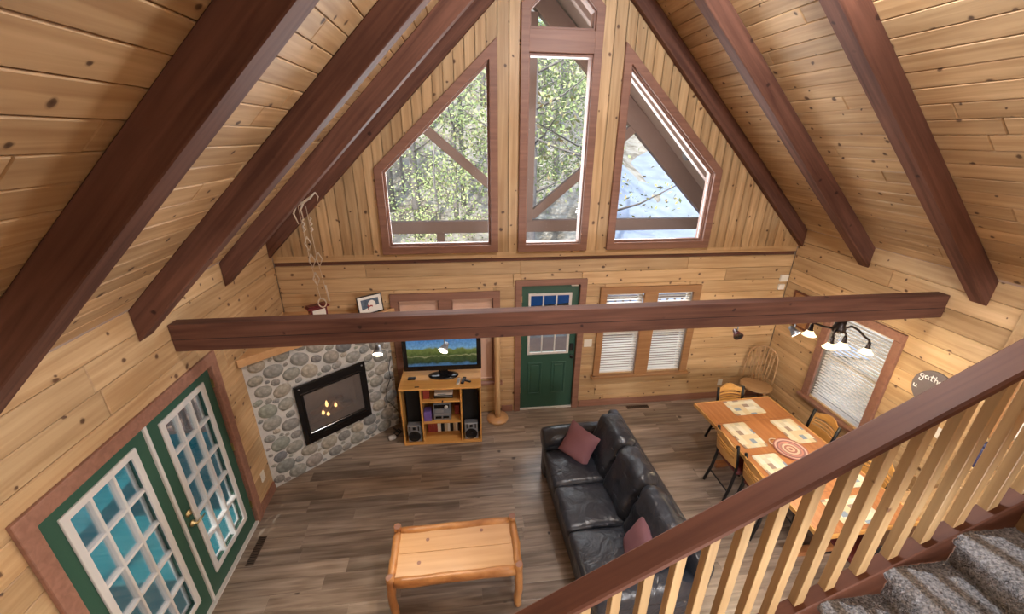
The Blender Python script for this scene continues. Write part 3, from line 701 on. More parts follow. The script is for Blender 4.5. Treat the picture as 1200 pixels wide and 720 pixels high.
for (x, h) in ((-1.86, 1.05),): MB().box(x-ox-.045, x-ox+.045, .455, .545, 0, h).build('newel_post', 'rail_wood', st, bevel=.005)
lf = struct(MB().box(WL+.0, WR, YB, .05, 2.40, 2.645).box(2.2, WR, .05, 1.03, 2.40, 2.645).build('floor_loft', 'pine'))

# ---------------------------------------------------------------- sofa
sofa = thing('sofa', 'black leather three-seat sofa with rolled arms facing the fireplace', 'sofa', (1.36, 2.99, 0), R(90+1.6))
# local: x along length (world +Y), y: world -X is +y -> front is +y
T = Matrix.Translation
MB().soft(1.02, .44, .14, .03, 4, mtx=T((0, .0, .18))).build('base', 'leather', sofa, True)
for sx in (-1, 1):
    ar = MB().soft(.115, .43, .30, .05, 6, mtx=T((sx*.93, .03, .31))); ar.build('arm', 'leather', sofa, True)
    rl = MB().tube([(sx*.935, -.36, .57), (sx*.935, -.1, .585), (sx*.935, .3, .575), (sx*.935, .455, .56), (sx*.935, .475, .56)], [.125, .13, .13, .125, .10], 18)
    rl.build('arm_roll', 'leather', sofa, True)
for i in range(3):
    cx = -.545+.545*i
    MB().soft(.272, .335, .085, .05, 18, .035, T((cx, .145, .40)), .010, i*3).build('seat_cushion', 'leather', sofa, True)
    mt = T((cx, -.225, .70)) @ Matrix.Rotation(R(17), 4, 'X')
    MB().soft(.277, .13, .30, .11, 22, 0, mt, .022, i*5+1).build('back_cushion', 'leather', sofa, True)
    for zz in (.13, -.14):
        pts = [mt @ Vector((-.24+.48*k/10, .128-.012*abs(k-5)/5, zz)) for k in range(11)]
        MB().tube(pts, .006, 5).build('seam', 'leather', sofa, True)
MB().soft(1.03, .075, .38, .05, 6, mtx=T((0, -.395, .47)) @ Matrix.Rotation(R(5), 4, 'X')).build('back', 'leather', sofa, True)
for sx in (-1, 1):
    for y in (-.36, .38): MB().lathe([(.03, 0), (.035, .05)], 10, T((sx*.92, y, 0))).build('foot', 'black_metal', sofa)
def pillow(label, loc, rot, s=1):
    mb = MB(); n = 14
    for sg in (1, -1):
        o = len(mb.v)
        for i in range(n+1):
            for j in range(n+1):
                u, v = -1+2*i/n, -1+2*j/n; h = .065*((1-u**4)*(1-v**4))**.55
                k = 1-.08*(1-abs(u))*v*v; k2 = 1-.08*(1-abs(v))*u*u
                mb.v.append((u*.2*k2*s, v*.2*k*s, sg*h + .004*noise.noise(Vector((u*3, v*3, sg*2)))))
        for i in range(n):
            for j in range(n):
                q = (o+i*(n+1)+j, o+(i+1)*(n+1)+j, o+(i+1)*(n+1)+j+1, o+i*(n+1)+j+1); mb.f.append(q if sg > 0 else q[::-1])
    o = mb.build('throw_pillow', 'cushion', None, True); o.location = loc; o.rotation_euler = rot
    return tag(o, label, 'pillow', 'mauve throw pillows on the sofa')
pillow('mauve square throw pillow on the sofa beside the arm nearest the green door', (1.24, 3.66, .655), (R(62), R(8), R(-52)))
pillow('mauve square throw pillow on the sofa seat beside the stair railing', (1.42, 2.36, .655), (R(66), R(0), R(-105)))

# ---------------------------------------------------------------- log coffee table
ct = thing('coffee_table', 'rustic peeled log coffee table with honey board top', 'table', (-.17, 2.64, 0))
def logm(pts, r, seg=14, sub=9, seed=0, wob=.1):
    P = []; rr = []; a, b = Vector(pts[0]), Vector(pts[1])
    for i in range(sub+1):
        t = i/sub; p = a.lerp(b, t); P.append(p + Vector((noise.noise(Vector((t*3, seed, 0))), noise.noise(Vector((t*3, seed, 5))), noise.noise(Vector((t*3, seed, 9)))))*r*.25)
        rr.append(r*(1+wob*noise.noise(Vector((t*5, seed, 2)))))
    rr[0] *= .93; rr[-1] *= .93
    return MB().tube(P, rr, seg)
hw, hd = .545, .245
for i, (sx, sy) in enumerate(((-1, -1), (1, -1), (-1, 1), (1, 1))):
    o = logm([(0, 0, 0), (.53, 0, 0)], .036, 14, 9, i*3.1, .14).build('leg', 'honey_log', ct, True); o.location = (sx*hw, sy*hd, 0); o.rotation_euler = (0, R(-90), 0)
    MB().lathe([(.031, 0), (.031, .004)], 14, T((sx*hw, sy*hd, .527))).build('leg_end', 'trim', ct)
for sy in (-1, 1):
    o = logm([(-hw+.03, 0, 0), (hw-.03, 0, 0)], .042, 14, 14, sy*7, .16).build('side_log', 'honey_log', ct, True); o.location = (0, sy*hd, .455)
for sx in (-1, 1):
    o = logm([(-hd+.03, 0, 0), (hd-.03, 0, 0)], .038, 14, 8, sx*5+1, .16).build('end_log', 'honey_log', ct, True); o.location = (sx*hw, 0, .46); o.rotation_euler = (0, 0, R(90))
for k, (ya, yb) in enumerate(((-.225, -.001), (.001, .225))):
    o = MB().box(-.515, .515, ya, yb, -.012, .012).build('top_board', 'honey_board', ct, bevel=.003); o.location = (0, 0, .462)
for (x, y) in ((-.26, .12), (.24, .165), (-.32, -.10)): MB().lathe([(.017, 0), (.017, .003)], 12, T((x, y, .473))).build('knot_plug', 'trim', ct)
o = logm([(0, 0, 0), (2*hd, 0, 0)], .014, 8, 5, 4).build('stretcher', 'trim', ct, True); o.location = (-hw, -hd, .22); o.rotation_euler = (0, 0, R(90))
o = logm([(0, 0, 0), (2*hd, 0, 0)], .014, 8, 5, 8).build('stretcher', 'trim', ct, True); o.location = (hw, -hd, .22); o.rotation_euler = (0, 0, R(90))

# ---------------------------------------------------------------- television stand, television and electronics
tvx, tvy = -.365, 4.845
SW, SD, SH = .53, .25, .915
ts = thing('media_stand', 'honey oak media stand with open shelves below the television', 'media stand', (tvx, tvy, 0), R(-1.6))
MB().box(-SW, SW, -SD, SD, .0, .035).build('base_board', 'oak', ts, bevel=.003)
MB().box(-SW-.005, SW+.005, -SD-.015, SD, SH-.025, SH).build('top_board', 'oak', ts, bevel=.003)
for x in (-SW+.01, -.262, .262, SW-.01): MB().box(x-.01, x+.01, -SD+.01, SD, .035, SH-.025).build('upright', 'oak', ts, bevel=.002)
for z in (.345, .68): MB().box(-.252, .252, -SD+.015, SD, z-.01, z+.01).build('shelf', 'oak', ts, bevel=.002)
MB().box(-SW, SW, SD-.008, SD, .035, SH-.025).build('back_panel', 'oak', ts)
MB().lathe([(.012, 0), (.012, .012)], 12, T((.02, -SD+.016, .695)) @ Matrix.Rotation(R(90), 4, 'X')).build('knob', 'dark_bronze', ts)
tsm = ts
def onstand(x, y, z): 
    a = R(-1.6); return (tvx + x*math.cos(a) - y*math.sin(a), tvy + x*math.sin(a) + y*math.cos(a), z)
def sthing(name, label, cat, x, y, z, group=None, rz=-1.6): return thing(name, label, cat, onstand(x, y, z), R(rz), group)
for sx, nm in ((-1, 'fireplace'), (1, 'log pole')):
    s = sthing('tower_speaker', f'tall black cloth-fronted speaker in the media stand bay on the {nm} side', 'speaker', sx*.385, .03, .035)
    MB().box(-.105, .105, -.10, .19, .0, .84).build('cabinet', 'black_cloth', s, bevel=.004)
    MB().box(-.10, .10, -.113, -.10, .35, .83).build('grille', 'black_cloth', s, bevel=.004)
    s = sthing('shelf_speaker', f'small silver speaker with black cone in front of the tall speaker by the {nm}', 'speaker', sx*.385, -.15, .035)
    MB().box(-.09, .09, -.075, .025, 0, .27).build('cabinet', 'silver', s, bevel=.008)
    rx = T((0, -.075, .10)) @ Matrix.Rotation(R(90), 4, 'X')
    MB().lathe([(.082, -.004), (.082, .012), (.068, .014), (.06, .004), (.03, .0), (.02, .01), (.001, .013)], 22, rx).build('woofer', 'black_gloss', s, True)
    MB().box(-.02, .02, -.082, -.074, .205, .25).build('tweeter', 'black_metal', s, bevel=.003)
    for q in (-.058, .058): MB().box(q-.008, q+.008, -.082, -.074, .19, .26).build('side_vent', 'black_metal', s, bevel=.002)
s = sthing('cable_box', 'black cable box on the top shelf of the media stand', 'cable box', .03, -.05, .69)
MB().box(-.125, .125, -.12, .10, .0, .045).build('case', 'black_gloss', s, bevel=.003); MB().box(-.12, .12, -.124, -.119, .03, .041).build('display', 'grey_plastic', s)
s = sthing('disc_player', 'white slim disc player stacked on the black cable box', 'disc player', .03, -.06, .735)
MB().box(-.12, .12, -.10, .09, 0, .035).build('case', 'white_plastic', s, bevel=.003); MB().box(-.08, .03, -.104, -.099, .012, .022).build('disc_tray', 'grey_plastic', s)
s = sthing('stereo', 'grey compact stereo on the middle shelf of the media stand', 'stereo', .0, -.06, .355)
MB().box(-.115, .115, -.13, .12, 0, .10).build('lower_unit', 'silver', s, bevel=.005); MB().box(-.115, .115, -.13, .12, .105, .27).build('upper_unit', 'grey_plastic', s, bevel=.005)
for q in (-.05, .05): MB().box(q-.04, q+.04, -.134, -.129, .03, .065).build('cassette_door', 'black_gloss', s)
MB().box(-.10, .10, -.134, -.129, .19, .25).build('display', 'black_gloss', s)
MB().lathe([(.025, 0), (.025, .014), (.018, .018)], 16, T((.06, -.13, .215)) @ Matrix.Rotation(R(90), 4, 'X')).build('volume_knob', 'white_paint', s, True)
MB().box(-.09, .02, -.136, -.129, .13, .165).build('disc_tray', 'silver', s)
tag(MB().box(-.04, .04, -.06, .06, 0, .13).build('photo_book', 'book_a'), 'dark red book standing on the top shelf of the media stand', 'book').location = onstand(-.2, -.10, .69)
tag(MB().box(-.05, .05, -.06, .06, 0, .15).build('magazine', 'book_b'), 'violet magazine leaning beside the grey stereo', 'magazine').location = onstand(-.195, -.14, .355)
tag(MB().box(-.03, .03, -.07, .07, 0, .14).build('book', 'book_a'), 'dark red box to the pole side of the grey stereo', 'box').location = onstand(.19, -.0, .355)
bx0 = -.23
for i in range(11):
    wd = random.uniform(.016, .05); m_ = 'book_a' if i < 3 else ('white_plastic', 'black_cloth', 'book_c')[i % 3]
    nm = {'book_a': 'dark red', 'book_c': 'tan', 'black_cloth': 'black', 'white_plastic': 'white'}[m_]
    if bx0+wd > .24: break
    o = MB().box(0, wd, 0, .13, 0, random.uniform(.17, .2)).build('disc_case', m_); o.location = onstand(bx0, -.03, .035); o.rotation_euler = (0, 0, R(-1.6))
    tag(o, f'{nm} film case standing in the row on the bottom shelf', 'disc case', 'film cases on the bottom shelf'); bx0 += wd+.003
# television
tv = thing('television', 'flat black television showing a lake with green trees', 'television', onstand(.03, .04, SH), R(-1.6))
MB().box(-.515, .515, -.03, .03, .10, .73).build('cabinet', 'black_gloss', tv, bevel=.008)
o = MB().box(-.455, .455, -.034, -.029, -.25, .25).build('screen', 'tv_screen', tv); o.location = (0, 0, .43)
MB().lathe([(.20, 0), (.205, .012), (.16, .022), (.05, .03)], 28, Matrix.Diagonal((1, .55, 1, 1))).build('foot', 'black_gloss', tv, True)
MB().box(-.06, .06, .0, .04, .02, .14).build('neck', 'black_gloss', tv, bevel=.01)
def remote(label, x, y, m_, rz, s=1):
    r = sthing('remote_control', label, 'remote control', x, y, SH, None, rz)
    MB().box(-.02*s, .02*s, -.07*s, .07*s, 0, .018).build('body', m_, r, bevel=.004)
    for i in range(5):
        for j in range(3): MB().box((-.012+.012*j-.004)*s, (-.012+.012*j+.004)*s, (-.05+.02*i-.005)*s, (-.05+.02*i+.005)*s, .018, .0205).build('button', 'grey_plastic', r)
remote('white remote control lying on the media stand', .235, -.13, 'white_plastic', -8)
remote('large black remote control beside the white one on the media stand', .30, -.11, 'black_metal', -14, 1.1)
remote('small black remote control lying crosswise near the pole side of the media stand', .355, -.13, 'black_metal', 60, .7)
o = tag(MB().box(-.05, .05, -.03, .03, 0, .02).build('remote_case', 'black_metal', bevel=.004), 'black flat case at the fireplace end of the media stand top', 'case'); o.location = onstand(-.39, -.02, SH)
o = tag(MB().box(-.03, .03, -.008, .008, 0, .01).build('pen', 'black_metal', bevel=.003), 'short black pen on the front edge of the media stand', 'pen'); o.location = onstand(-.3, -.22, SH)

# log pole on a round base
pl = thing('log_pole', 'peeled log pole standing on a round wooden base beside the door', 'pole stand', (.415, 5.06, 0))
MB().lathe([(.155, 0), (.16, .015), (.155, .04), (.04, .05)], 26).build('base', 'honey_board', pl, True)
o = logm([(0, 0, 0), (1.42, 0, 0)], .042, 12, 14, 2.2, .12).build('pole', 'pine', pl, True); o.rotation_euler = (0, R(-90), 0); o.location = (0, 0, .04)
# cables by the stand
o = tag(MB().tube([(-1.10, 4.99, .012), (-1.03, 4.9, .02), (-.99, 4.86, .03), (-1.03, 4.82, .012), (-1.08, 4.86, .02), (-1.02, 4.92, .05), (-.98, 4.90, .012)], .011, 8).build('cable', 'cable', None, True), 'tangled black cable on the floor between fireplace and media stand', 'cable')
o = tag(MB().soft(.05, .03, .025, .012, 4, mtx=T((-1.09, 4.77, .026)) @ Matrix.Rotation(.5, 4, 'Z')).build('power_adapter', 'cord_white', None, True), 'white power adapter on the floor beside the media stand', 'adapter')
o = tag(MB().tube([(-1.03, 5.0, 1.2), (-1.07, 4.985, 1.0), (-1.06, 4.98, .86), (-1.12, 4.95, .72), (-1.14, 4.93, .55), (-1.06, 4.96, .42), (-1.0, 4.97, .3)], .005, 6).build('wall_cable', 'cable', None, True), 'thin black cable looping down over the stones behind the media stand', 'cable')

# ---------------------------------------------------------------- dining set
dt = thing('dining_table', 'long reddish wooden dining table beside the side window', 'table', (3.485, 3.19, 0), R(2.2))
o = MB().box(-.97, .97, -.525, .525, -.02, .02).build('table_top', 'table_wood', dt, bevel=.006); o.location = (0, 0, .73); o.rotation_euler = (0, 0, R(90))
MB().ring(R4(-.54, .54, -.985, .985), R4(-.522, .522, -.967, .967), .705, .752, lambda x, y, z: (x, y, z)).build('edge_band', 'chair_wood', dt, bevel=.004)
for s_ in (-.55, .0, .55): MB().box(-.525, .525, s_-.0015, s_+.0015, .749, .7512).build('board_seam', 'trim', dt)
for sy in (-.62, .62):
    MB().box(-.05, .05, sy-.05, sy+.05, .05, .71).build('pedestal', 'table_wood', dt, bevel=.01)
    MB().box(-.33, .33, sy-.04, sy+.04, .0, .06).build('foot', 'table_wood', dt, bevel=.008)
MB().box(-.02, .02, -.6, .6, .25, .35).build('stretcher', 'table_wood', dt, bevel=.004)
def make_chair():
    c = thing('dining_chair', '', 'chair')     # local: back at -y, faces +y
    for sx in (-1, 1):
        MB().tube([(sx*.19, -.27, 0), (sx*.18, -.215, .22), (sx*.175, -.19, .44), (sx*.178, -.215, .64), (sx*.18, -.25, .83)], .018, 8).build('rear_leg', 'black_metal', c, True)
        MB().tube([(sx*.19, .20, 0), (sx*.175, .175, .43), (sx*.175, -.19, .43)], .017, 8).build('front_leg', 'black_metal', c, True)
    MB().tube([(-.18, -.225, .16), (.18, -.225, .16)], .009, 6).build('stretcher', 'black_metal', c, True); MB().tube([(-.185, .19, .16), (.185, .19, .16)], .009, 6).build('stretcher', 'black_metal', c, True)
    mb = MB().soft(.205, .20, .024, .02, 8, .018, T((0, 0, .455))); mb.build('seat', 'seat_red', c, True)
    # back panel with three slots and an arched top
    def bf(x, z, d): return (x, -.212 - (z-.56)*.17 - .04*(1-(x/.19)**2) + d, z)
    bk = MB(); n = 10
    def strip(x0, x1, zf0, zf1):
        xs_ = [x0+(x1-x0)*i/n for i in range(n+1)]
        poly_lo = [(x, zf0(x)) for x in xs_]; poly_hi = [(x, zf1(x)) for x in xs_]
        for i in range(n): bk.prism([poly_lo[i], poly_lo[i+1], poly_hi[i+1], poly_hi[i]], -.009, .009, bf)
    cst = lambda v: (lambda x: v); bow = lambda v: (lambda x: v - .02*(1-(x/.19)**2)*-1)
    strip(-.185, .185, bow(.52), bow(.63))
    for z in (.66, .70): strip(-.185, .185, bow(z-.008), bow(z+.010))
    strip(-.185, .185, bow(.738), lambda x: .80 + .055*max(0, 1-(abs(x)/.13)**2))
    for sx in (-1, 1): strip(sx*.16-.025*(sx < 0), sx*.16+.025*(sx > 0), bow(.55), bow(.78))
    bm_o = bk.build('backrest', 'chair_wood', c)
    MB().lathe([(.016, 0), (.016, .002)], 12, T((0, -.295+.0, .81)) @ Matrix.Rotation(R(80), 4, 'X')).build('back_plug', 'trim', c)
    return c
ch0 = make_chair()
spots = [((3.15, 3.42), -90, 'on the sofa side of the dining table, nearer the green door'), ((3.17, 2.95), -90, 'on the sofa side of the dining table, nearer the stairs'),
         ((4.03, 3.58), 90, 'between the dining table and the side window'), ((4.02, 2.88), 90, 'on the wall side of the dining table, below the round sign'),
         ((3.53, 4.09), 180, 'at the head of the dining table near the windsor chair'), ((3.53, 2.24), 0, 'at the foot of the dining table beside the stair railing')]
for i, ((x, y), a, l) in enumerate(spots):
    c = ch0 if i == 0 else copy_tree(ch0)
    c.location = (x, y, 0); c.rotation_euler = (0, 0, R(a)); tag(c, 'slotted wood-back dining chair ' + l, 'chair', 'dining chairs')
# windsor chair
wc = thing('windsor_chair', 'hoop-back windsor chair with spindles in the corner by the blinds', 'chair', (4.36, 4.86, 0), R(140))
MB().lathe([(.17, -.02), (.21, -.008), (.225, .008), (.20, .02), (.001, .014)], 26, T((0, 0, .45)) @ Matrix.Diagonal((1.03, .98, 1, 1))).build('seat', 'windsor_wood', wc, True)
hoop = []
for i in range(25):
    a = math.pi*i/24; hx = .20*math.cos(a)*(1+.12*math.sin(a)**.5 if math.sin(a) > 0 else 1); hz = .30*max(0, math.sin(a))
    hoop.append((hx, -.14-.00-.10*min(1, (hz+.22*min(1, i/3, (24-i)/3))/.5)-.03, .46 + .25*min(1, i/4, (24-i)/4) + hz))
MB().tube(hoop, .014, 8).build('hoop', 'windsor_wood', wc, True)
for i in range(7):
    x = -.135+.045*i; top = .46+.25+.30*math.sqrt(max(0, 1-(x*1.12/.205)**2))
    MB().tube([(x*.85, -.16, .46), (x, -.205, .7), (x*1.12, -.262+.02*abs(x)/.13, top)], [.008, .009, .006], 6).build('spindle', 'windsor_wood', wc, True)
for sx, sy in ((-1, -1), (1, -1), (-1, 1), (1, 1)): MB().tube([(sx*.12, sy*.12, .44), (sx*.155, sy*.155, .22), (sx*.19, sy*.18, 0)], [.014, .02, .012], 8).build('leg', 'windsor_wood', wc, True)
for pa, pb in (((-.155, -.15, .2), (-.155, .15, .2)), ((.155, -.15, .2), (.155, .15, .2)), ((-.155, 0, .2), (.155, 0, .2))): MB().tube([pa, pb], .01, 6).build('stretcher', 'windsor_wood', wc, True)
# place mats and woven tray on the table
def tpos(x, y):
    a = R(2.2); return (3.485 + x*math.cos(a) - y*math.sin(a), 3.19 + x*math.sin(a) + y*math.cos(a))
for (x, y, rot, l) in ((3.50, 3.99, 0, 'at the head of the table near the windsor chair'), (3.165, 3.495, 90, 'on the sofa side of the table, nearer the head'), (3.17, 2.965, 90, 'on the sofa side of the table, nearer the stairs'),
                       (3.785, 3.50, 90, 'on the window side of the table, nearer the head'), (3.82, 2.86, 90, 'on the wall side of the table, nearer the stairs'), (3.50, 2.41, 0, 'at the foot of the table beside the railing')):
    p = []
    for cx, cy, a0 in ((.19, .125, 0), (-.19, .125, 90), (-.19, -.125, 180), (.19, -.125, 270)):
        for k in range(4): a = R(a0+30*k); p.append((cx+.02*math.cos(a), cy+.02*math.sin(a)))
    o = MB().prism(p, 0, .004, lambda x, y, d: (x, y, d)).build('placemat', 'placemat'); o.location = (x, y, .7525); o.rotation_euler = (0, 0, R(rot+2.2)); tag(o, 'cream patchwork place mat ' + l, 'placemat', 'patchwork place mats')
wt = thing('woven_tray', 'round woven pink and cream tray with loop handles on dining table', 'tray', (3.52, 3.21, .7525))
MB().lathe([(.15, 0), (.165, .004), (.172, .016), (.165, .02), (.15, .012), (.001, .01)], 36).build('tray_body', 'woven', wt, True)
for a in (130, -50):
    c_, s_ = math.cos(R(a)), math.sin(R(a)); pts = [(.165*c_+.055*math.cos(R(t))*-s_+.05*math.sin(R(t))*c_, .165*s_+.055*math.cos(R(t))*c_+.05*math.sin(R(t))*s_, .016) for t in range(0, 181, 20)]
    MB().tube(pts, .006, 6).build('handle', 'antler', wt, True)

# ---------------------------------------------------------------- lamps under the beam
BZ = 2.292
def spot(label, x, y, aim, lit=True, group='spot lamps under the tie beam', drop=.09):
    s = thing('spot_lamp', label, 'lamp', (x, y, BZ), 0, group)
    MB().lathe([(.028, -.012), (.03, 0)], 14).build('canopy', 'silver', s, True)
    MB().tube([(0, 0, -.01), (0, 0, -drop)], .006, 8).build('stem', 'silver', s, True)
    d = Vector(aim).normalized(); q = d.to_track_quat('-Z', 'Y').to_matrix().to_4x4(); m4 = T((0, 0, -drop-.01)) @ q
    MB().lathe([(.012, .05), (.022, .045), (.026, .01), (.045, -.035), (.046, -.045), (.042, -.04)], 18, m4, False).build('head', 'silver' if lit else 'clock_red', s, True)
    MB().lathe([(.041, -.041), (.03, -.036), (.001, -.034)], 18, m4, False).build('bulb_face', 'lamp_glow' if lit else 'black_gloss', s, True)
    if lit:
        l = light('spot_light', 'SPOT', (x, y, BZ-drop-.01), 38, (1, .85, .66), .03, d, cone=R(110)); l.location = Vector((x, y, BZ-drop-.01)) + d*.05
    return s
spot('lit silver spot lamp hanging in front of the fireplace stones', -.78, 3.30, (.05, -1, -.75))
spot('lit silver spot lamp hanging in front of the television', -.20, 3.30, (-.45, -1, -.6))
spot('unlit dark red spot lamp under the beam by the blinds window', 2.60, 3.30, (-.1, -1, -.35), False)
spot('lit silver spot lamp under the beam aimed at the dining corner', 3.20, 3.30, (.35, -1, -.75))
pd = thing('added_pendant', 'white globe pendant added unseen below the ridge to light the room', 'lamp', (1.6, 2.5, 5.40))  # globe and its light are added above the view to brighten the room
MB().tube([(0, 0, .10), (0, 0, roofz(1.6)-5.41)], .008, 8).build('rod', 'dark_bronze', pd); MB().lathe([(.02, .12), (.07, .10), (.10, .04), (.10, .0)], 20, None, False).build('globe', 'shade_glow', pd, True)
light('pendant_fill', 'POINT', (1.6, 2.5, 5.30), 170, WARM, .12)
cf = thing('dining_light', 'dark bronze multi-arm light with amber bell shades over dining table', 'lamp', (3.70, 3.303, BZ-.045))
MB().lathe([(.03, -.10), (.055, -.085), (.06, -.05), (.045, -.01), (.05, .045)], 18).build('body', 'dark_bronze', cf, True)
def arm(pts, name='arm'):
    MB().tube(pts, .011, 8).build(name, 'dark_bronze', cf, True); e = pts[-1]
    sh = MB().lathe([(.016, 0), (.02, -.05), (.03, -.06)], 12, T(e)).build('socket', 'dark_bronze', cf, True)
    MB().lathe([(.024, -.055), (.034, -.075), (.05, -.10), (.066, -.115), (.06, -.113), (.03, -.08), (.02, -.06)], 20, T(e), False).build('glass_shade', 'shade_glow', cf, True)
    light('dining_bulb', 'POINT', Vector(e) + Vector((3.70, 3.303, BZ-.175)), 7, (1, .8, .52), .03)
arm([(-.04, -.02, -.06), (-.08, -.04, -.07), (-.10, -.06, -.12)]); arm([(.02, -.05, -.07), (.04, -.06, -.10), (.04, -.06, -.12)])
arm([(.05, .0, -.06), (.14, .0, -.04), (.22, -.01, -.08), (.30, -.02, -.15), (.36, -.03, -.19), (.375, -.03, -.22)]); arm([(-.05, .02, -.06), (-.15, .03, -.04), (-.26, .03, .0), (-.28, .03, -.015)])

# ---------------------------------------------------------------- small things on walls, shelf and floor
def plate(name, label, cat, fn, x, z, w_, h, m_='white_plastic', t=.012, det=None):
    o = thing(name, label, cat, fn(x, z, 0)); org = Vector(fn(x, z, 0))
    f2 = lambda a, b, d: Vector(fn(x+a, z+b, d)) - org
    MB().prism(R4(-w_/2, w_/2, -h/2, h/2), -t if fn in (fy,) else (-t if fn is frx else 0), 0 if fn in (fy, frx) else t, f2).build('cover', m_, o, bevel=.002)
    sgn = 1 if fn is fx else -1
    for (a, b, c_, d_) in det or []: MB().prism(R4(a, b, c_, d_), sgn*t*.8, sgn*(t+.004), f2).build('switch', m_, o)
    return o
plate('light_switch', 'cream light switch plate beside the green door', 'switch', fy, 1.775, 1.12, .12, .12, det=[(-.035, -.02, -.02, .02), (.02, .035, -.02, .02)])
plate('wall_outlet', 'cream outlet plate low on the wall by the dining chair', 'outlet', fy, 4.04, .29, .075, .12, det=[(-.018, .018, .012, .04), (-.018, .018, -.04, -.012)])
plate('thermostat', 'white thermostat box high in the corner of the far wall', 'thermostat', fy, 4.66, 2.05, .12, .10, t=.03)
plate('alarm_box', 'small white alarm box just below the thermostat', 'alarm', fy, 4.65, 1.915, .09, .08, t=.03)
plate('wall_outlet', 'cream outlet plate between the french doors and the fireplace', 'outlet', fx, 3.86, .36, .075, .12, det=[(-.018, .018, .012, .04), (-.018, .018, -.04, -.012)])
plate('wall_outlet', 'cream outlet plate on the wall behind the stair balusters', 'outlet', frx, 2.81, 1.18, .10, .12, det=[(-.018, .018, .012, .04), (-.018, .018, -.04, -.012)])
pf = thing('picture_frame', 'small dark framed picture on the wall beside the side window', 'picture', (WR, 4.86, 1.68))
MB().ring(R4(-.19, .19, -.25, .25), R4(-.165, .165, -.225, .225), -.025, 0, lambda y, z, d: (d, y, z)).build('frame', 'rail_wood', pf, bevel=.003)
MB().prism(R4(-.17, .17, -.23, .23), -.012, -.004, lambda y, z, d: (d, y, z)).build('print', 'trim_tan', pf)
# round sign with script lettering
sg = thing('round_sign', 'round grey wooden sign with white script lettering on the wall', 'sign', (WR-.022, 3.035, 1.565))
MB().lathe([(.2, 0), (.203, .004), (.203, .016), (.2, .02)], 48, Matrix.Rotation(R(-90), 4, 'Y') @ T((0, 0, -.02))).build('board', 'sign_grey', sg)
def script(strokes, ox_, oz, sc):
    mb = MB()
    for stz in strokes: mb.tube([(-.003, -(ox_+u*sc), oz+v*sc) for u, v in stz], .0048, 5)
    return mb
def arc(cx, cy, rx, ry, a0, a1, n=12): return [(cx+rx*math.cos(R(a0+(a1-a0)*i/n)), cy+ry*math.sin(R(a0+(a1-a0)*i/n))) for i in range(n+1)]
gS = arc(.5, .5, .42, .45, 60, 330) + [(.95, .95), (.98, 0), (.9, -.6)] + arc(.5, -.75, .38, .35, 0, -230)
aS = arc(1.75, .5, .42, .45, 60, 340) + [(2.2, .9), (2.22, .2), (2.45, .05)]
tS = [(2.95, 1.7), (2.85, .6), (2.95, .1), (3.25, .1)]; tB = [(2.5, 1.1), (3.5, 1.3)]
hS = [(3.8, 1.8), (3.75, 0)] ; hB = arc(4.1, .45, .34, .5, 180, 0) + [(4.45, 0)]
eS = [(4.8, .5), (5.4, .55)] + arc(5.1, .5, .33, .45, 10, 320); rS = [(5.8, 1.0), (5.8, 0)]; rB = arc(6.1, .6, .3, .35, 180, 30)
script([gS, aS, tS, tB, hS, hB, eS, rS, rB], -.155, .085, .038).build('lettering', 'chalk', sg, True)
script([[(.0, 1.1), (.1, .1), (.5, 0), (.8, .5), (.8, 1.1), (.9, .1), (1.2, 0)]], -.175, -.05, .032).build('lettering', 'chalk', sg, True)
# floor vents
def vent(label, x0, x1, y0, y1, along):
    v = thing('floor_vent', label, 'vent', ((x0+x1)/2, (y0+y1)/2, 0)); hx, hy = (x1-x0)/2, (y1-y0)/2
    MB().box(-hx, hx, -hy, hy, .0005, .004).build('vent_frame', 'vent', v, bevel=.001)
    n = 14
    for i in range(n):
        t = -1+2*(i+.5)/n
        if along == 'y': MB().box(-hx*.8, hx*.8, t*hy*.92-.004, t*hy*.92+.004, .004, .006).build('slat', 'black_metal', v)
        else: MB().box(t*hx*.92-.004, t*hx*.92+.004, -hy*.75, hy*.75, .004, .006).build('slat', 'black_metal', v)
vent('brown floor vent in front of the french doors', -2.255, -2.175, 3.04, 3.37, 'y')
vent('brown floor vent along the far wall below the blinds window', 2.46, 2.82, 5.08, 5.16, 'x')
# clock, framed print and hanging ornament over the mantel
mtop = mz+.022
ck = thing('mantel_clock', 'dark red wooden mantel clock with white face on the mantel shelf', 'clock', (-1.80, 4.87, mtop), R(38))
MB().box(-.12, .12, -.05, .05, 0, .03).build('base', 'clock_red', ck, bevel=.004); MB().box(-.10, .10, -.042, .045, .03, .20).build('case', 'clock_red', ck, bevel=.004)
MB().box(-.13, .13, -.055, .055, .20, .225).build('cap', 'clock_red', ck, bevel=.006); MB().box(-.115, .115, -.048, .05, .225, .24).build('cap_moulding', 'clock_red', ck, bevel=.004)
MB().box(-.075, .075, -.046, -.042, .045, .185).build('face', 'paper', ck)
pp = thing('framed_print', 'framed print of a white moon over snow leaning on the mantel shelf', 'picture', (-1.22, 5.10, mtop), R(33))
lean = Matrix.Rotation(R(-10), 4, 'X'); pw, ph = .165, .24
fl2 = lambda x, z, d: lean @ Vector((x, d, z+.004))
MB().ring(R4(-pw, pw, 0, ph), R4(-pw+.012, pw-.012, .012, ph-.012), -.012, .012, fl2).build('frame', 'black_metal', pp, bevel=.002)
MB().prism(R4(-pw+.01, pw-.01, .01, ph-.01), -.002, .006, fl2).build('mat_board', 'paper', pp)
MB().prism(R4(-.115, .115, .05, .19), -.004, -.001, fl2).build('night_print', 'print_night', pp)
MB().prism([(-.115, .05), (.115, .05), (.115, .095), (.03, .09), (-.06, .072), (-.115, .06)], -.0055, -.003, fl2).build('snow', 'paper', pp)
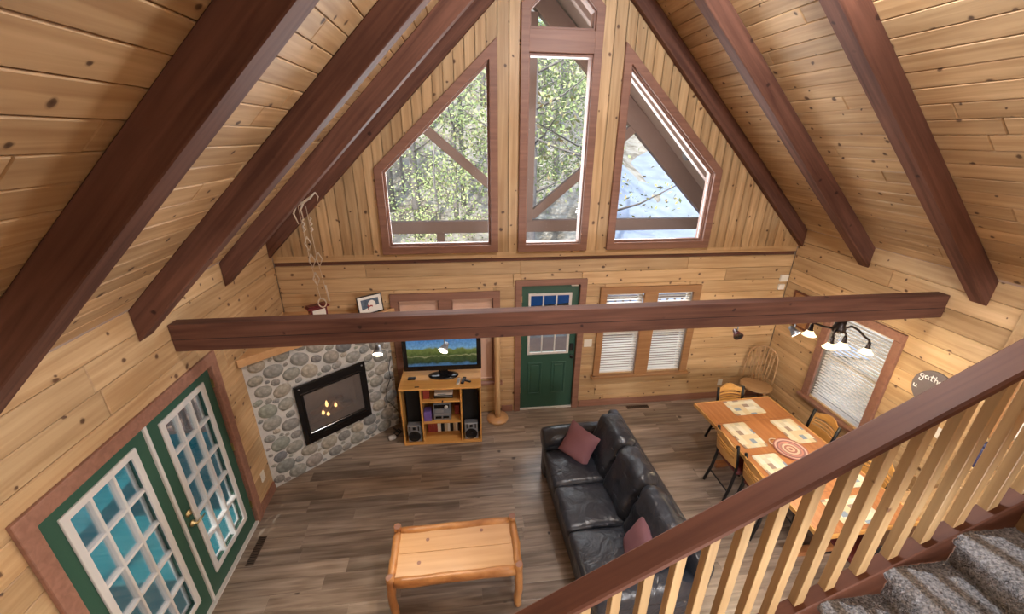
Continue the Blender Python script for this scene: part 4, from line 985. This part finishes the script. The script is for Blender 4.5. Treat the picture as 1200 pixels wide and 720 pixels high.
MB().prism(arc(.02, .115, .05, .055, 0, 345, 24), -.0065, -.0045, fl2).build('moon', 'paper', pp)
MB().prism([(-.045, .06), (-.035, .055), (-.02, .085), (.015, .09), (.02, .075), (.03, .1), (.005, .108), (-.02, .1), (-.03, .12), (-.045, .11), (-.03, .09)], -.008, -.006, fl2).build('dark_figure', 'book_a', pp)
hg = thing('hanging_ornament', 'pale antler and carved wood ornament hanging from the rafter above the clock', 'ornament', (-1.70, 4.78, 2.02))
MB().tube([(-.14, 0, 1.16), (-.08, -.02, 1.21), (0, -.03, 1.235), (.08, -.02, 1.29), (.13, 0, 1.34)], [.01, .014, .015, .013, .007], 8).tube([(-.08, -.02, 1.21), (-.12, -.03, 1.12), (-.09, -.02, 1.0)], [.012, .010, .004], 7).tube([(-.0, -.03, 1.235), (-.04, -.03, 1.16), (-.03, -.02, 1.06)], [.012, .010, .004], 7).tube([(.13, 0, 1.34), (.15, .02, 1.29), (.13, .02, 1.24)], [.008, .007, .003], 7).build('antler', 'antler', hg, True)
for k, (xo, seq) in enumerate(((-.05, (1.0, .78, .58, .36)), (.03, (1.0, .60)))):
    MB().tube([(xo-.02, 0, 1.2), (xo, 0, .6), (xo+.04, 0, .12 if k == 0 else .2)], .003, 5).build('cord', 'antler', hg)
    for j, z in enumerate(seq):
        xx = xo + .05*(1-z)
        if j == 0: MB().tube([(xx+.012*math.sin(t*1.3), .012*math.cos(t*1.3), z+.07-.012*t) for t in range(14)], .009, 6).build('carved_link', 'antler', hg, True)
        else:
            MB().tube([(xx, 0, z+.08), (xx+.035, 0, z), (xx, 0, z-.08), (xx-.035, 0, z), (xx, 0, z+.08)], .007, 6).build('carved_link', 'antler', hg, True)
MB().tube([(.0+.045*math.cos(R(t))-.0, 0, .06+.055*math.sin(R(t))) for t in range(0, 361, 20)], .008, 6).build('carved_ring', 'antler', hg, True)
MB().tube([(.07, 0, .28), (.085, 0, .08)], .011, 7).build('carved_rod', 'antler', hg, True)

# kitchen corner beyond the balusters
struct(MB().box(WR-.03, WR, 2.605, 2.69, 0, EV).build('trim_5', 'pine', bevel=.003))
kc = thing('kitchen_cabinet', 'brown kitchen base cabinet along the wall behind the stair balusters', 'cabinet', (4.44, 1.9, 0))
MB().box(-.29, .305, -.78, .68, .0, .66).build('carcass', 'cabinet', kc, bevel=.004); MB().box(-.32, .308, -.80, .70, .66, .70).build('worktop', 'pine', kc, bevel=.005)
for i in range(3): 
    dr = MB().box(-.305, -.29, -.74+.47*i, -.74+.47*i+.44, .08, .62).build('door', 'cabinet', kc, bevel=.004)
    MB().lathe([(.012, 0), (.014, .02)], 10, T((-.305, -.74+.47*i+.05, .5)) @ Matrix.Rotation(R(-90), 4, 'Y')).build('knob', 'brass', dr)
ws = thing('wall_shelf', 'narrow pale wooden ledge below the kitchen window', 'shelf', (4.65, 1.9, 1.14))
MB().box(-.09, .095, -.6, .56, .0, .03).build('board', 'pine', ws, bevel=.004); 
for y in (-.5, .45): MB().box(-.06, .095, y, y+.02, -.08, 0).build('bracket', 'pine', ws)
cn = thing('canister', 'dark blue floral canister on the ledge below the kitchen window', 'canister', (4.63, 2.40, 1.17))
MB().lathe([(.06, 0), (.065, .02), (.065, .20), (.055, .22)], 18).build('body', 'blue_floral', cn, True); MB().lathe([(.06, .22), (.06, .245), (.015, .255), (.018, .275)], 18).build('lid', 'blue_floral', cn, True)

# ---------------------------------------------------------------- porch outside the gable
PY = 7.5
def beam_pts(name, p, q, h, y0, y1, m_, label):
    p, q = Vector(p), Vector(q); d = (q-p); ln = d.length; an = math.atan2(d.y, d.x)
    o = MB().box(0, ln, y0, y1, -h/2, h/2).build(name, m_, None, bevel=.006); o.location = (p.x, 0, p.y); o.rotation_euler = (0, -an, 0); return o
tr = thing('porch_truss', 'brown timber truss with king post and braces on the porch gable', 'truss', (XC, PY, 0))
def tp(name, p, q, h, dy=0):
    o = beam_pts(name, (p[0]-XC, p[1]), (q[0]-XC, q[1]), h, -.07+dy, .07+dy, 'porch_paint', ''); o.parent = tr
tp('tie_beam', (WL-.6, 2.415), (WR+.6, 2.415), .21)
tp('king_post', (XC, 2.5), (XC, 5.7), .15)
tp('brace', (1.25, 2.60), (3.06, 4.13), .15, .003); tp('brace', (1.14, 2.60), (-.67, 4.13), .15, .003)
for s_ in (1, -1): tp('top_chord', (XC, 5.97), (XC+s_*(WR-XC+.7), 5.97-.95*(WR-XC+.7)), .30, -.004)
for s_, nm in ((-1, 'french doors'), (1, 'side window')):
    o = beam_pts('porch_rafter', (XC, RZ-.22), (XC+s_*(WR-XC+.6), RZ-.22-S*(WR-XC+.6)), .16, 6.35, 6.45, 'porch_paint', ''); tag(o, f'brown porch roof rafter on the {nm} side of the ridge', 'rafter')
    ov = .95 if s_ > 0 else .38
    struct(MB().prism([(WR-XC-.02, 0), (WR-XC+ov, 0), (WR-XC+ov, .13), (WR-XC-.02, .13)], YB-.1, D+2.75, lambda a, t, y: (XC+s_*(a), y, RZ-S*a+t)).build('roof_eave', 'soffit'))
    struct(MB().prism([(.03, 0), (WR-XC, 0), (WR-XC, .015), (.03, .015)], D+.13, D+2.7, lambda a, t, y: (XC+s_*a, y, RZ-S*a+.0-.02+t)).build('soffit_panel', 'soffit'))
fx_l = thing('porch_light', 'round porch lamp mounted on the soffit outside the gable window', 'lamp', (3.75, 6.9, RZ-S*(3.75-XC)-.03))
MB().lathe([(.07, 0), (.075, -.05), (.06, -.12), (.02, -.14)], 16).build('housing', 'silver', fx_l, True)
struct(MB().box(WL-2.6, WR+1.2, D+.14, PY+.25, -.16, -.04).build('porch_floor', 'deck_wood'))
for i, x in enumerate((WL-.3, XC-1.6, XC+1.6, WR+.3)):
    o = MB().box(-.07, .07, -.07, .07, -.04, 2.31).build('porch_post', 'porch_paint', None, bevel=.006); o.location = (x, PY, 0); tag(o, 'brown square porch post under the truss', 'post', 'porch posts')
rl = thing('porch_railing', 'brown porch railing with square balusters in front of the woods', 'railing', (XC, PY, 0))
for z in (.12, .92): MB().box(WL-XC-.3, -1.6, -.03, .03, z-.03, z+.03).box(1.6, WR-XC+.3, -.03, .03, z-.03, z+.03).build('rail', 'porch_paint', rl)
for i in range(46):
    x = WL-XC-.2+i*.16
    if -1.55 < x < 1.55: continue
    MB().box(x-.015, x+.015, -.015, .015, .12, .92).build('baluster', 'porch_paint', rl)
# side deck with teal carpet
sd = struct(MB().box(-7.2, WL-.14, -2.5, D+.14, -.16, -.05).build('deck_floor', 'teal'))
dr = thing('deck_railing', 'brown deck railing around the teal carpeted deck', 'railing', (-6.6, 2, 0))
MB().box(-.05, .05, -4.5, 3.3, .84, .90).build('rail', 'porch_paint', dr); MB().box(-.03, .03, -4.5, 3.3, .06, .12).build('rail', 'porch_paint', dr)
for i in range(49): MB().box(-.02, .02, -4.45+.16*i, -4.41+.16*i, .1, .86).build('baluster', 'porch_paint', dr)
MB().box(.0, 4.1, 3.1, 3.2, .84, .90).build('rail', 'porch_paint', dr); MB().box(.0, 4.1, 3.12, 3.18, .06, .12).build('rail', 'porch_paint', dr)
for i in range(25): MB().box(.1+.16*i, .14+.16*i, 3.13, 3.17, .1, .86).build('baluster', 'porch_paint', dr)
for (x, y, l) in ((-6.6, -2.4, 'at the loft end'), (-6.6, 1.4, 'in the middle'), (-6.6, 5.15, 'at the corner')):
    o = MB().box(-.07, .07, -.07, .07, -.05, 2.6).build('deck_post', 'porch_paint', None, bevel=.006); o.location = (x, y, 0); tag(o, f'brown square deck post of the outer railing, {l}', 'post')

struct(MB().box(-4.9, WL-.15, 2.35, 5.35, 2.22, 2.30).build('deck_shade_roof', 'soffit'))  # roof slab added to keep the far part of the deck in shade
pg = thing('shade_beams', 'brown open beams added over the teal deck to shade it', 'shade_beams', (-3.6, .3, 0))  # beams added to throw shadow bands on the near deck
for i in range(4): MB().box(-1.25, 1.09, -2.05+.98*i, -1.75+.98*i, 2.12, 2.28).build('beam', 'porch_paint', pg)
MB().box(-1.25, -1.05, -2.2, 4.9, 2.0, 2.12).build('header', 'porch_paint', pg)
for y in (-2.1, 1.6, 4.7): MB().box(-1.22, -1.08, y-.07, y+.07, -.05, 2.0).build('post', 'porch_paint', pg)
# ---------------------------------------------------------------- hillside, road, trees
def gz(x, y):
    r = max(0, y-9.5); z = -1.0 + .46*r*(1-math.exp(-r/7)) + .25*noise.noise(Vector((x*.12, y*.12, 0))) + .10*noise.noise(Vector((x*.5, y*.5, 3)))
    if x > 5: z -= min(1, (x-5)/5)*.20*max(0, y-10)*(1 if y < 40 else 1)
    l = max(0, -x-9); z += .25*l
    return z
def grid(name, x0, x1, y0, y1, nx, ny, m_, f):
    mb = MB()
    for j in range(ny+1):
        for i in range(nx+1):
            x, y = x0+(x1-x0)*i/nx, y0+(y1-y0)*j/ny; mb.v.append((x, y, f(x, y)))
    for j in range(ny):
        for i in range(nx): a = j*(nx+1)+i; mb.f.append((a, a+1, a+nx+2, a+nx+1))
    return mb.build(name, m_, None, True)
struct(grid('hillside', -120, 120, -110, 110, 160, 150, 'leaf_litter', lambda x, y: gz(x, y) if not (-7.5 < x < 6.5 and -4 < y < 8.4) else min(gz(x, y), -.9)))
# gravel road winding up on the dining side
road = MB(); ctr = [(6.5, 8.6), (7.8, 13), (10.0, 18), (13.5, 24), (20, 29), (30, 33), (45, 36)]
n = 60
def rp(t):
    k = t*(len(ctr)-1); i = min(int(k), len(ctr)-2); u = k-i
    P = [Vector(ctr[max(0, min(len(ctr)-1, i+q))]) for q in (-1, 0, 1, 2)]
    return .5*((2*P[1]) + (P[2]-P[0])*u + (2*P[0]-5*P[1]+4*P[2]-P[3])*u*u + (3*P[1]-P[0]-3*P[2]+P[3])*u**3)
for i in range(n+1):
    p = rp(i/n); q = rp(min(1, i/n+.01)); d_ = (q-p).normalized() if i < n else d_; nn_ = Vector((-d_.y, d_.x))
    for k in range(7):
        w_ = -3.4+6.8*k/6; a = p+nn_*w_; road.v.append((a.x, a.y, gz(a.x, a.y)+.10-.008*abs(w_)**1.5))
for i in range(n):
    for k in range(6): a = i*7+k; road.f.append((a, a+1, a+8, a+7))
struct(road.build('gravel_road', 'road', None, True))
def make_tree(h, r0, seed, leafy, br=9):
    rd = random.Random(seed); t = thing('woodland_tree', '', 'tree'); tm = MB()
    P = [(noise.noise(Vector((seed, i*.4, 0)))*.35*i/8, noise.noise(Vector((seed, i*.4, 9)))*.35*i/8, h*i/8-.3) for i in range(9)]
    tm.tube(P, [r0*(1-.085*i)+.01 for i in range(9)], 7).build('trunk', 'bark', t, True)
    bm_ = MB(); lm = MB()
    for b_ in range(br):
        z = h*rd.uniform(.18, .95); a = rd.uniform(0, 6.28); ln = rd.uniform(.8, 2.2)*(1.15-z/h)+.5
        base = Vector((0, 0, z)); base.x = P[min(8, int(z/h*8))][0]; base.y = P[min(8, int(z/h*8))][1]
        tip = base + Vector((math.cos(a)*ln, math.sin(a)*ln, ln*rd.uniform(.1, .8))); mid = base.lerp(tip, .5) + Vector((0, 0, -.08))
        bm_.tube([base, mid, tip], [r0*.28, r0*.16, .008], 5)
        for _ in range(leafy):
            c_ = base.lerp(tip, rd.uniform(.3, 1.1)) + Vector((rd.gauss(0, .32), rd.gauss(0, .32), rd.gauss(0, .26))); s_ = rd.uniform(.03, .065)
            u = Vector((rd.gauss(0, 1), rd.gauss(0, 1), rd.gauss(0, 1))).normalized(); v = u.orthogonal().normalized()
            lm.quadmesh([c_-u*s_, c_+v*s_*.5, c_+u*s_, c_-v*s_*.5], [(0, 1, 2, 3)])
    bm_.build('branches', 'bark', t, True)['kind'] = 'stuff'
    if lm.v: lo_ = lm.build('foliage', 'leaf', t); lo_['kind'] = 'stuff'
    return t
kinds = [(make_tree(13, .12, 1, 110, 20), 'tall slender grey tree with sparse yellow-green leaves on the wooded hillside'), (make_tree(10, .09, 2, 220, 16), 'leafy yellow-green tree on the wooded hillside beyond the porch'),
         (make_tree(14, .15, 3, 10, 14), 'tall nearly bare grey-trunked tree on the wooded hillside'), (make_tree(5, .04, 4, 200, 12), 'young bushy green sapling on the wooded hillside beyond the porch')]
rt_ = random.Random(11); used = [False]*4; spotsT = []
def road_clear(x, y): return min((Vector((x, y))-rp(i/40)).length for i in range(41)) > 4.0
tries = 0
while len(spotsT) < 95 and tries < 4000:
    tries += 1
    y = rt_.uniform(11.5, 42); x = rt_.uniform(-.42*y-3, .40*y+3)
    if not road_clear(x, y) or any((x-a)**2+(y-b)**2 < (.9 if y < 20 else 1.3)**2 for a, b in spotsT): continue
    if x > 3 and y < 18: continue
    spotsT.append((x, y)); 
for k in range(12): spotsT.append((rt_.uniform(-15, -9.5), rt_.uniform(-6, 10)))
spotsT += [(3.6, 10.2), (4.25, 13.5), (-4.2, -3.7), (-5.9, -4.6), (-8.3, -2.2), (-7.6, -5.4), (-3.6, -6.2)]  # extra trees, mostly unseen, placed to cast shade on road and deck
for i, (x, y) in enumerate(spotsT):
    k = rt_.choices((0, 1, 2, 3), (5, 2, 4, 3))[0]; base, lab = kinds[k]
    t = base if not used[k] else copy_tree(base); used[k] = True
    t.location = (x, y, gz(x, y)); t.rotation_euler = (0, 0, rt_.uniform(0, 6.28)); s_ = rt_.uniform(.8, 1.25); t.scale = (s_, s_, s_); tag(t, lab, 'tree', 'trees on the hillside')
# blue car parked beyond the porch steps
car = thing('parked_car', 'blue car parked on the ground beyond the porch', 'car', (1.9, 11.2, gz(1.9, 11.2)+.02), R(8))
sec = [(-2.1, .45, .75), (-2.0, .35, .92), (-1.2, .3, 1.0), (-.7, .3, 1.45), (.7, .3, 1.48), (1.5, .3, 1.02), (2.05, .35, .9), (2.15, .45, .7)]
cm = MB()
for (x, a, b) in sec:
    wt_ = .85; tw = .62 if b > 1.2 else .80
    cm.v += [(x, -wt_, a), (x, -wt_, min(b, .92)), (x, -tw, b), (x, tw, b), (x, wt_, min(b, .92)), (x, wt_, a)]
for i in range(len(sec)-1):
    for k in range(6): a, b = i*6+k, i*6+(k+1) % 6; cm.f.append((a, b, b+6, a+6))
cm.f += [tuple(range(5, -1, -1)), tuple(range(42, 48))]; cm.build('body', 'car_blue', car, bevel=.03)
MB().quadmesh([(-.62, -.80, .98), (.62, -.80, .98), (.5, -.66, 1.40), (-.55, -.66, 1.40)], [(0, 1, 2, 3)]).build('side_window', 'black_gloss', car)
for sx in (-1.35, 1.35):
    for sy in (-.78, .78): MB().lathe([(.34, -.1), (.34, .1), (.2, .11), (.05, .1)], 18, T((sx, sy, .33)) @ Matrix.Rotation(R(90), 4, 'X')).build('wheel', 'tire', car, True)
